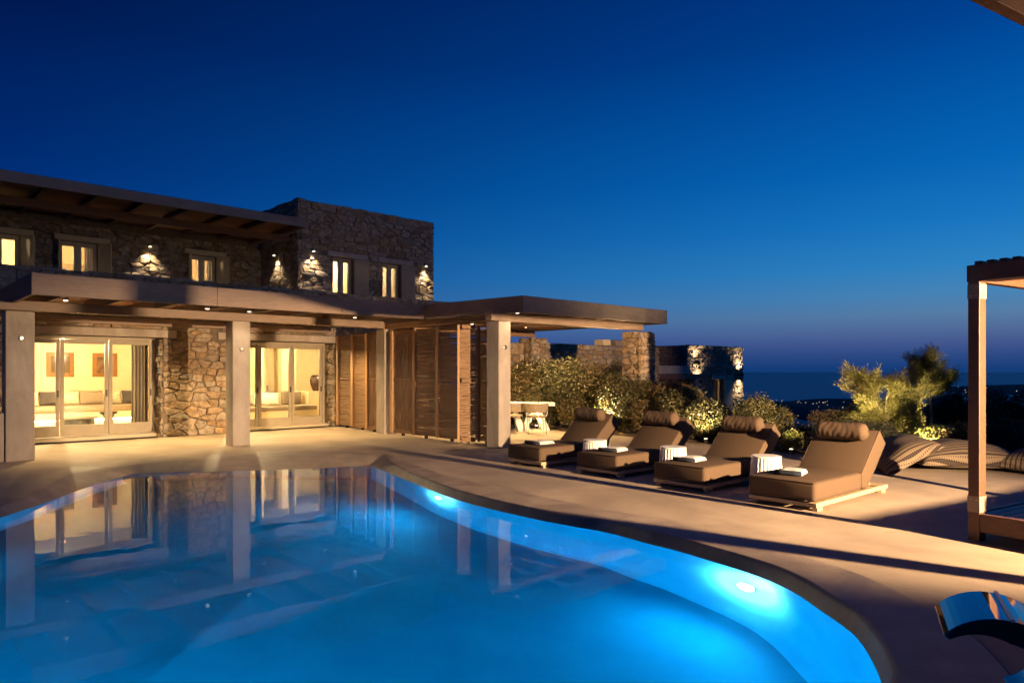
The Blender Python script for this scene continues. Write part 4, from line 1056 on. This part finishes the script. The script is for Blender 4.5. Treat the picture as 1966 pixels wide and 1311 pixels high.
fx = H(7.64, -4.0, 2.26)
fl = root("flood_lamp", "hooded flood lamp on a stand with an added fill lamp above, outside the frame to the right, lighting the terrace", "lamp", (fx.x, fx.y, 0), 0)
fl["_off"] = (fx.x, fx.y, 0)
dn = (H(9.8, 8.2, .8)-fx).normalized(); hd = Vector((dn.x, dn.y, 0)).normalized(); sd = Vector((-hd.y, hd.x, 0))
m = MB(); m.tube([(fx.x, fx.y, 0), (fx.x, fx.y, 2.2)], .03, 8); m.build("stand", M['black'], fl)
q = MB(); bk = fx-hd*.12
q.bar(bk-hd*.10, bk, .3, .2); q.build("housing", M['black'], fl, bevel=.01)
hp = [fx-hd*.12-sd*.3+Vector((0,0,.102)), fx-hd*.12+sd*.3+Vector((0,0,.102)), fx+hd*1.2+sd*1.3+Vector((0,0,.068)), fx+hd*1.2-sd*1.3+Vector((0,0,.068))]
q = MB(); q.add([tuple(p) for p in hp]+[(p.x, p.y, p.z+.008) for p in hp], [(0,3,2,1),(4,5,6,7),(0,1,5,4),(1,2,6,5),(2,3,7,6),(3,0,4,7)]); q.build("visor", M['black'], fl)
lamp('SPOT', "flood_beam", fl, tuple(fx), FLOOD_E, (1, .64, .34), d=dn, size=72, blend=.85, radius=.035)

q = MB(); q.bar(bk-hd*.10+Vector((0, 0, .30)), bk+Vector((0, 0, .30)), .2, .14); q.build("fill_housing", M['black'], fl, bevel=.01)  # housing for the added fill lamp
m = MB(); m.tube([(bk.x-hd.x*.16, bk.y-hd.y*.16, 2.1), (bk.x-hd.x*.16, bk.y-hd.y*.16, 2.62)], .02, 8); m.build("fill_stand", M['black'], fl)
lamp('SPOT', "flood_beam", fl, tuple(fx+Vector((0, 0, .32))), 1100, (1, .72, .48), d=(H(7.5, 14, 4.0)-fx).normalized(), size=90, blend=.8, radius=.12)  # added unseen fill lamp, lifts the tower and fascia
# ------------------------------------------------------------------ curved lacquered seat, lower right
t = root("curved_rocking_seat", "glossy dark curved rocking seat curling up at the lower right corner", "seat", (2.13, 3.06, 0), math.atan2(-.45, .89))
prof = []
cz0 = .325; Rr = .245
for k in range(32):
    a = R(144-k*6.9); prof.append((Rr*math.cos(a)*1.08, cz0+Rr*math.sin(a), .028+.068*min(1, k/9)))
vs = []; fs = []
for side in (-.21, .21):
    for i, (x, z, th) in enumerate(prof):
        a = R(144-i*6.9); nx, nz = math.cos(a), math.sin(a)
        vs.append((x, side, max(.002, z))); vs.append((x-nx*th, side, max(.002, z-nz*th)))
K = len(prof)
for i in range(K-1):
    a = 2*i; b_ = 2*K+2*i
    fs += [(a, a+2, b_+2, b_), (a+1, b_+1, b_+3, a+3), (a, a+1, a+3, a+2), (b_, b_+2, b_+3, b_+1)]
fs += [(0, 2*K, 2*K+1, 1), (2*K-2, 2*K-1, 4*K-1, 4*K-2)]
q = MB(); q.add(vs, fs); o = q.build("shell", M['lacquer'], t, bevel=.006)
bm = bmesh.new(); bm.from_mesh(o.data); bmesh.ops.recalc_face_normals(bm, faces=bm.faces); bm.to_mesh(o.data); bm.free()
for x0 in (.03, .17):
    q = MB(); zt = cz0+math.sqrt(max(0, Rr**2-(x0/1.08)**2)); q.bar((x0, -.212, zt+.003), (x0, .212, zt+.003), .014, .012); q.build("trim", M['steel'], t)

# ------------------------------------------------------------------ dining table and chairs
t = root("dining_table", "white dining table with slanting panel legs under the corner pergola", "table", (.25, 18.9, 0), R(5))
q = MB(); q.box(-1.0, .85, -.55, .55, .67, .76); q.build("tabletop", M['white'], t, bevel=.01)
for x in (-.35, .30):
    for sgn in (-1, 1):
        q = MB(); q.add([(x+sgn*.05, -.4, .669), (x+sgn*.05+.10, -.4, .669), (x+sgn*.30+.14, -.4, 0), (x+sgn*.30-.06, -.4, 0), (x+sgn*.05, .4, .669), (x+sgn*.05+.10, .4, .669), (x+sgn*.30+.14, .4, 0), (x+sgn*.30-.06, .4, 0)],
                        [(0,1,2,3),(7,6,5,4),(0,4,5,1),(1,5,6,2),(2,6,7,3),(3,7,4,0)]); q.build("leg", M['white'], t)
def dining_chair(x, y, rot, label):
    t = root("dining_chair", label, "chair", (x, y, 0), rot, "woven dining chairs at the white table")
    q = MB(); q.lathe([(.0, .42), (.24, .425), (.26, .45), (.24, .475), (.02, .48)], 20); q.build("seat", M['rope'], t, smooth=True)
    q = MB(); vs = []; fs = []; k = 22
    for i in range(k+1):
        a = R(-115+230*i/k)-math.pi/2
        for rr_, z in ((.29, .56), (.315, .78), (.295, .78), (.27, .56)): vs.append((rr_*math.cos(a), rr_*math.sin(a), z))
    for i in range(k):
        for j in range(4): fs.append((i*4+j, i*4+(j+1) % 4, i*4+4+(j+1) % 4, i*4+4+j))
    q.add(vs, fs); q.build("woven_back", M['rope'], t)
    for a in (40, 140, 220, 320):
        q = MB(); ca, sa = math.cos(R(a)), math.sin(R(a)); q.tube([(.25*ca, .25*sa, .44), (.30*ca, .30*sa, 0)], .011, 6); q.build("leg", M['steel'], t)
    for a in (-100, -55, -125, -10, 190):
        pass
    q = MB()
    for a in (-170, -130, -90, -50, -10): ca, sa = math.cos(R(a)), math.sin(R(a)); q.tube([(.25*ca, .25*sa, .45), (.29*ca, .29*sa, .60)], .008, 5)
    q.build("back_supports", M['steel'], t, kind='stuff')
    return t
dining_chair(.62, 17.6, R(8), "round woven chair in front of the white dining table")
dining_chair(.02, 17.9, R(-35), "woven chair partly hidden behind the front concrete column")

# ------------------------------------------------------------------ planting
def leaf_cloud(name, mt, parent, pts, size, seed, droop=.3, narrow=.45, upward=None):
    rg = np.random.default_rng(seed); k = len(pts)
    d = rg.normal(size=(k, 3)); d[:, 2] = d[:, 2]*.6+droop
    if upward is not None: d = d*.5+upward
    d /= np.linalg.norm(d, axis=1)[:, None]
    q = rg.normal(size=(k, 3)); s = np.cross(d, q); s /= np.linalg.norm(s, axis=1)[:, None]
    nrm = np.cross(d, s)
    Ls = size*rg.uniform(.6, 1.35, k)[:, None]; ws = Ls*narrow
    p0 = pts; p1 = pts+d*Ls*.5+s*ws*.5+nrm*Ls*.06; p2 = pts+d*Ls; p3 = pts+d*Ls*.5-s*ws*.5+nrm*Ls*.06
    v = np.stack([p0, p1, p2, p3], 1).reshape(-1, 3)
    me = bpy.data.meshes.new(name); me.vertices.add(4*k); me.vertices.foreach_set("co", v.ravel())
    me.loops.add(4*k); me.loops.foreach_set("vertex_index", np.arange(4*k, dtype=np.int32))
    me.polygons.add(k); me.polygons.foreach_set("loop_start", np.arange(0, 4*k, 4, dtype=np.int32)); me.polygons.foreach_set("loop_total", np.full(k, 4, dtype=np.int32))
    at = me.attributes.new("tone", 'FLOAT', 'FACE'); at.data.foreach_set("value", rg.random(k).astype(np.float32))
    me.materials.append(mt); me.update(calc_edges=True); me.validate()
    o = bpy.data.objects.new(name, me); COL.objects.link(o); o.parent = parent; return o
def shrub(px, Y, ytop, hw, leaf, label, kind="shrub", n=7000, seed=0, size=.055, ztop=None, name="shrub", narrow=.45, ry=None, z0=0.0, lumps=9, group="shrubs behind the terrace"):
    X = (px-983)/1333*Y; h = (1.6+(712-ytop)/1333*Y)-z0; rx = hw/1333*Y; ry = ry or rx*.9
    t = root(name, label, kind, (X, Y, z0), 0, group); rg = np.random.default_rng(seed+100)
    # crown = union of uneven lumps, leaves mostly near their surface
    cs = []; 
    for i in range(lumps):
        a = rg.uniform(0, 6.28); rr = rg.uniform(0, .72); lr = rg.uniform(.30, .52)
        cs.append((math.cos(a)*rr*rx, math.sin(a)*rr*ry, h*rg.uniform(.22, .74), lr*rx, lr*ry, min(h*.35, lr*h*.6)))
    cs.append((0, 0, h*.62, rx*.5, ry*.5, h*.36))
    cs = np.array(cs); idx = rg.integers(0, len(cs), n); c = cs[idx]
    d = rg.normal(size=(n, 3)); d /= np.linalg.norm(d, axis=1)[:, None]; rad = rg.uniform(.55, 1.06, n)**.6
    spike = 1+.12*rg.random(n)**6*3
    pts = c[:, :3]+d*c[:, 3:]*(rad*spike)[:, None]; pts[:, 2] = np.maximum(pts[:, 2], .02+rg.random(n)*.15)
    leaf_cloud("foliage", leaf, t, pts, size, seed, narrow=narrow)
    q = MB(); r_ = random.Random(seed)
    for i in range(7):
        c = cs[i % len(cs)]; q.tube([(r_.uniform(-.05, .05), r_.uniform(-.05, .05), 0), (c[0]*.5, c[1]*.5, c[2]*.5), (c[0], c[1], c[2])], [.022, .014, .006], 5)
    q.build("stems", M['bark'], t, raw=True); return t
HG = "hedge shrubs behind the dining area and loungers"
hedge = [(1000,19.7,699,52),(1048,19.4,697,50),(1098,19.1,696,52),(1148,18.7,704,52),(1192,18.1,724,46),(1232,17.6,732,46),(1278,17.0,742,48),(1322,16.4,752,44),(1362,15.8,776,40)]
HL = ["hedge shrub right beside the front concrete column", "hedge shrub above the white dining table", "hedge shrub right of the rear stone pillar", "hedge shrub above the farthest lounger, lit from below", "brightly lit hedge shrub left of the slender stone pillar",
      "hedge shrub at the foot of the slender stone pillar", "hedge shrub below the guest house porch", "hedge shrub above the second farthest lounger, before the guest house", "last small hedge shrub before the gap at the guest house corner"]
for i, (px, Y, yt, hw) in enumerate(hedge):
    shrub(px, Y, yt-8, hw*1.45, M['leaf_hedge'] if i % 3 else M['leaf_red'], HL[i], n=32000, seed=i, size=.060, name="hedge_shrub", group=HG, lumps=26, ry=.75)
shrub(1182, 21.0, 682, 30, M['leaf_dark'], "dark bush rising before the garden wall behind the hedge", n=5000, seed=21, size=.06)
shrub(1455, 14.6, 757, 66, M['leaf_hedge'], "rounded dark bush right of the guest house corner", n=20000, seed=22, size=.05, lumps=14)
shrub(1545, 14.3, 815, 42, M['leaf_rose'], "low grey green shrub in the gap above the sea", n=4000, seed=23, size=.05)
shrub(1592, 14.8, 783, 52, M['leaf_red'], "low reddish shrub in front of the distant headland", n=6000, seed=24, size=.045, narrow=.3)
shrub(1580, 12.4, 812, 60, M['leaf_rose'], "dark rosemary mound left behind the nearest lounger", n=9000, seed=25, size=.05, narrow=.22)
shrub(1655, 12.5, 806, 66, M['leaf_rose'], "dark rosemary mound centred behind the nearest lounger", n=11000, seed=26, size=.05, narrow=.22)
shrub(1735, 12.7, 828, 60, M['leaf_rose'], "dark rosemary mound right behind the nearest lounger", n=9000, seed=27, size=.05, narrow=.22)
shrub(1793, 13.2, 815, 46, M['leaf_lime'], "pale green shrub lit yellow by a garden lamp", n=6000, seed=28, size=.05)
shrub(1520, 13.6, 826, 26, M['leaf_lime'], "small pale shrub glowing beside the second nearest lounger", n=3500, seed=29, size=.05)
shrub(1660, 14.6, 760, 70, M['leaf_hedge'], "leafy shrub under the low pine", n=8000, seed=36, size=.05)
shrub(1835, 15.2, 742, 66, M['leaf_dark'], "black bush right of the tall thin pine", n=9000, seed=30, size=.06, narrow=.3)
shrub(1905, 14.6, 738, 66, M['leaf_dark'], "black bush behind the daybed post", n=9000, seed=31, size=.06, narrow=.3)
shrub(1972, 14.2, 748, 66, M['leaf_dark'], "black bush at the right edge", n=9000, seed=32, size=.06, narrow=.3)
shrub(1850, 13.0, 812, 60, M['leaf_red'], "dim reddish shrub left of the daybed post, above the cushions", n=7000, seed=33, size=.05)
shrub(1930, 12.8, 798, 62, M['leaf_red'], "dim reddish shrub at the right edge above the cushions", n=7000, seed=34, size=.05)
shrub(1410, 14.9, 820, 40, M['leaf_hedge'], "small shrub lit from below between the two middle loungers", n=4500, seed=35, size=.05)

shrub(1770, 15.8, 752, 60, M["leaf_dark"], "dark bush behind the two small pines", n=9000, seed=41, size=.06, narrow=.3)
shrub(1725, 14.9, 770, 60, M["leaf_dark"], "dark bush between the low pine and the tall pine", n=8000, seed=42, size=.055, narrow=.3)
shrub(1690, 14.3, 772, 78, M["leaf_pine"], "golden lit shrub spreading under the low pine", n=12000, seed=43, size=.06, narrow=.25)
shrub(1745, 14.0, 785, 46, M["leaf_pine"], "yellow green shrub between the two pines", n=7000, seed=44, size=.06, narrow=.25)
def pine(px, Y, ybase, label, spec, seed, trunk=.05, leafn=160, lsize=.10, lean=0):
    """spec: list of (dx px, y px) tips of the main limbs"""
    X = (px-983)/1333*Y; t = root("pine_tree", label, "tree", (X, Y, 0), 0, "small pines beyond the terrace")
    rr = random.Random(seed); q = MB(); tips = []
    def P(dx, yy): return Vector((dx/1333*Y, rr.uniform(-.35, .35), 1.6+(712-yy)/1333*Y))
    b0 = Vector((0, 0, 0)); fork = P(lean, ybase)
    fork.y = 0
    q.tube([b0, b0.lerp(fork, .5)+Vector((.05, 0, 0)), fork], [trunk, trunk*.85, trunk*.7], 8)
    def limb(a, b, r0, depth):
        mid = a.lerp(b, .5)+Vector((rr.uniform(-.1, .1), rr.uniform(-.1, .1), rr.uniform(-.05, .12)))*(b-a).length
        q.tube([a, a.lerp(mid, .6), mid, mid.lerp(b, .5)+Vector((0, 0, .03)), b], [r0, r0*.85, r0*.7, r0*.5, r0*.3], 6)
        tips.append((b, (b-mid).normalized()))
        if depth:
            for k in range(rr.randint(3, 5)):
                s = rr.uniform(.3, .95); st = a.lerp(b, s); d = (b-a).normalized()
                dirn = (d+Vector((rr.uniform(-1, 1), rr.uniform(-1, 1), rr.uniform(-.4, .9)))*.9).normalized()
                limb(st, st+dirn*(b-a).length*rr.uniform(.28, .5), r0*.45, depth-1)
    for dx, yy in spec: limb(fork, P(dx, yy), trunk*.5, 2)
    q.build("trunk", M['bark'], t, raw=True)
    rg = np.random.default_rng(seed); pts = []; ups = []
    for p, d in tips:
        m_ = rr.randint(int(leafn*.6), leafn)
        base = rg.uniform(-.28, .02, m_)[:, None]*np.array(d)[None]+rg.normal(size=(m_, 3))*.035
        pts.append(np.array(p)[None]+base); ups.append(np.repeat(np.array(d)[None], m_, 0))
    leaf_cloud("crown", M['leaf_pine'], t, np.concatenate(pts), lsize, seed, narrow=.09, upward=np.concatenate(ups)*.8); return t
pine(1700, 14.2, 806, "low spreading pine with pale bare twigs, lit gold from below", [(-70,728),(-66,760),(70,720),(74,755),(-58,742),(-50,775),(-34,728),(-20,752),(4,735),(14,770),(38,752),(52,768),(28,732),(-40,795),(60,745)], 3, .05, 110, .10)
pine(1783, 14.6, 752, "tall thin pine with a small rounded crown above the low pine", [(-22,708),(-8,696),(8,684),(22,696),(34,712),(30,730),(-14,728),(2,700),(40,742)], 5, .035, 110, .10, lean=2)
t = root("bare_twigs", "bare pale twig standing above the low pine", "branch", ((1728-983)/1333*14.1, 14.1, 0), 0); q = MB(); r_ = random.Random(6)
b_ = Vector((0, 0, 1.6-.45)); 
q.tube([(0.1, 0, 0), (.02, 0, .6), tuple(b_), (-.02, 0, 1.45), (.06, 0, 1.62)], [.03, .024, .02, .015, .009], 6)
for i in range(12):
    a = Vector((r_.uniform(-.02, .05), 0, r_.uniform(1.38, 1.62))); d = Vector((r_.uniform(-.2, .22), r_.uniform(-.15, .15), r_.uniform(.03, .18))); q.tube([a, a+d*.5+Vector((0, 0, .02)), a+d], [.007, .005, .002], 4)
q.build("twigs", M['bark'], t, raw=True)
# garden soil strip under the planting
m = MB(); sp = [(.9,20.6),(1.3,18.6),(2.9,16.9),(4.7,15.0),(5.2,14.0),(6.2,12.3),(8.2,11.9),(10.5,12.3),(13,13),(15,16),(9,19),(7,23),(3,26),(.5,24)]
m.prism(sp[::-1] if sum(sp[i][0]*sp[(i+1) % len(sp)][1]-sp[(i+1) % len(sp)][0]*sp[i][1] for i in range(len(sp))) < 0 else sp, .003, .045)
tag(m.build("garden_bed", M['soil']), kind='structure')
# garden uplights
def uplight(px, Y, e, label, d=(0, .35, 1), c=(1, .74, .38), size=120, z=.06, z0=.046):
    X = (px-983)/1333*Y; t = root("garden_lamp", label, "garden lamp", (X, Y, z0), 0, "small garden uplights among the shrubs")
    q = MB(); q.lathe([(.03, .0), (.035, .05), (.045, .09)], 12); q.build("body", M['black'], t)
    q = MB(); q.lathe([(.036, .091), (.03, .097), (.01, .10)], 12); q.build("bulb", M['spotbulb'], t)
    lamp('SPOT', "beam", t, (0, 0, .12), e, c, d=d, size=size, blend=.8, radius=.03)
uplight(1160, 17.5, 420, "garden lamp at the foot of the bright hedge behind the farthest lounger")
uplight(1355, 15.0, 160, "garden lamp behind the second farthest lounger")
uplight(1519, 13.0, 160, "garden lamp beside the second nearest lounger")
uplight(1680, 13.0, 190, "garden lamp under the low pine", d=(0, .3, 1))
uplight(1786, 13.9, 130, "garden lamp below the tall thin pine", size=60, d=(0, .05, 1))
uplight(1778, 12.8, 150, "garden lamp in the pale green shrub above the striped cushions", d=(.1, .5, .9))
uplight(1430, 13.5, 25, "garden lamp between the middle loungers in front of the rounded bush")
uplight(1030, 18.6, 220, "garden lamp under the hedge behind the dining table")
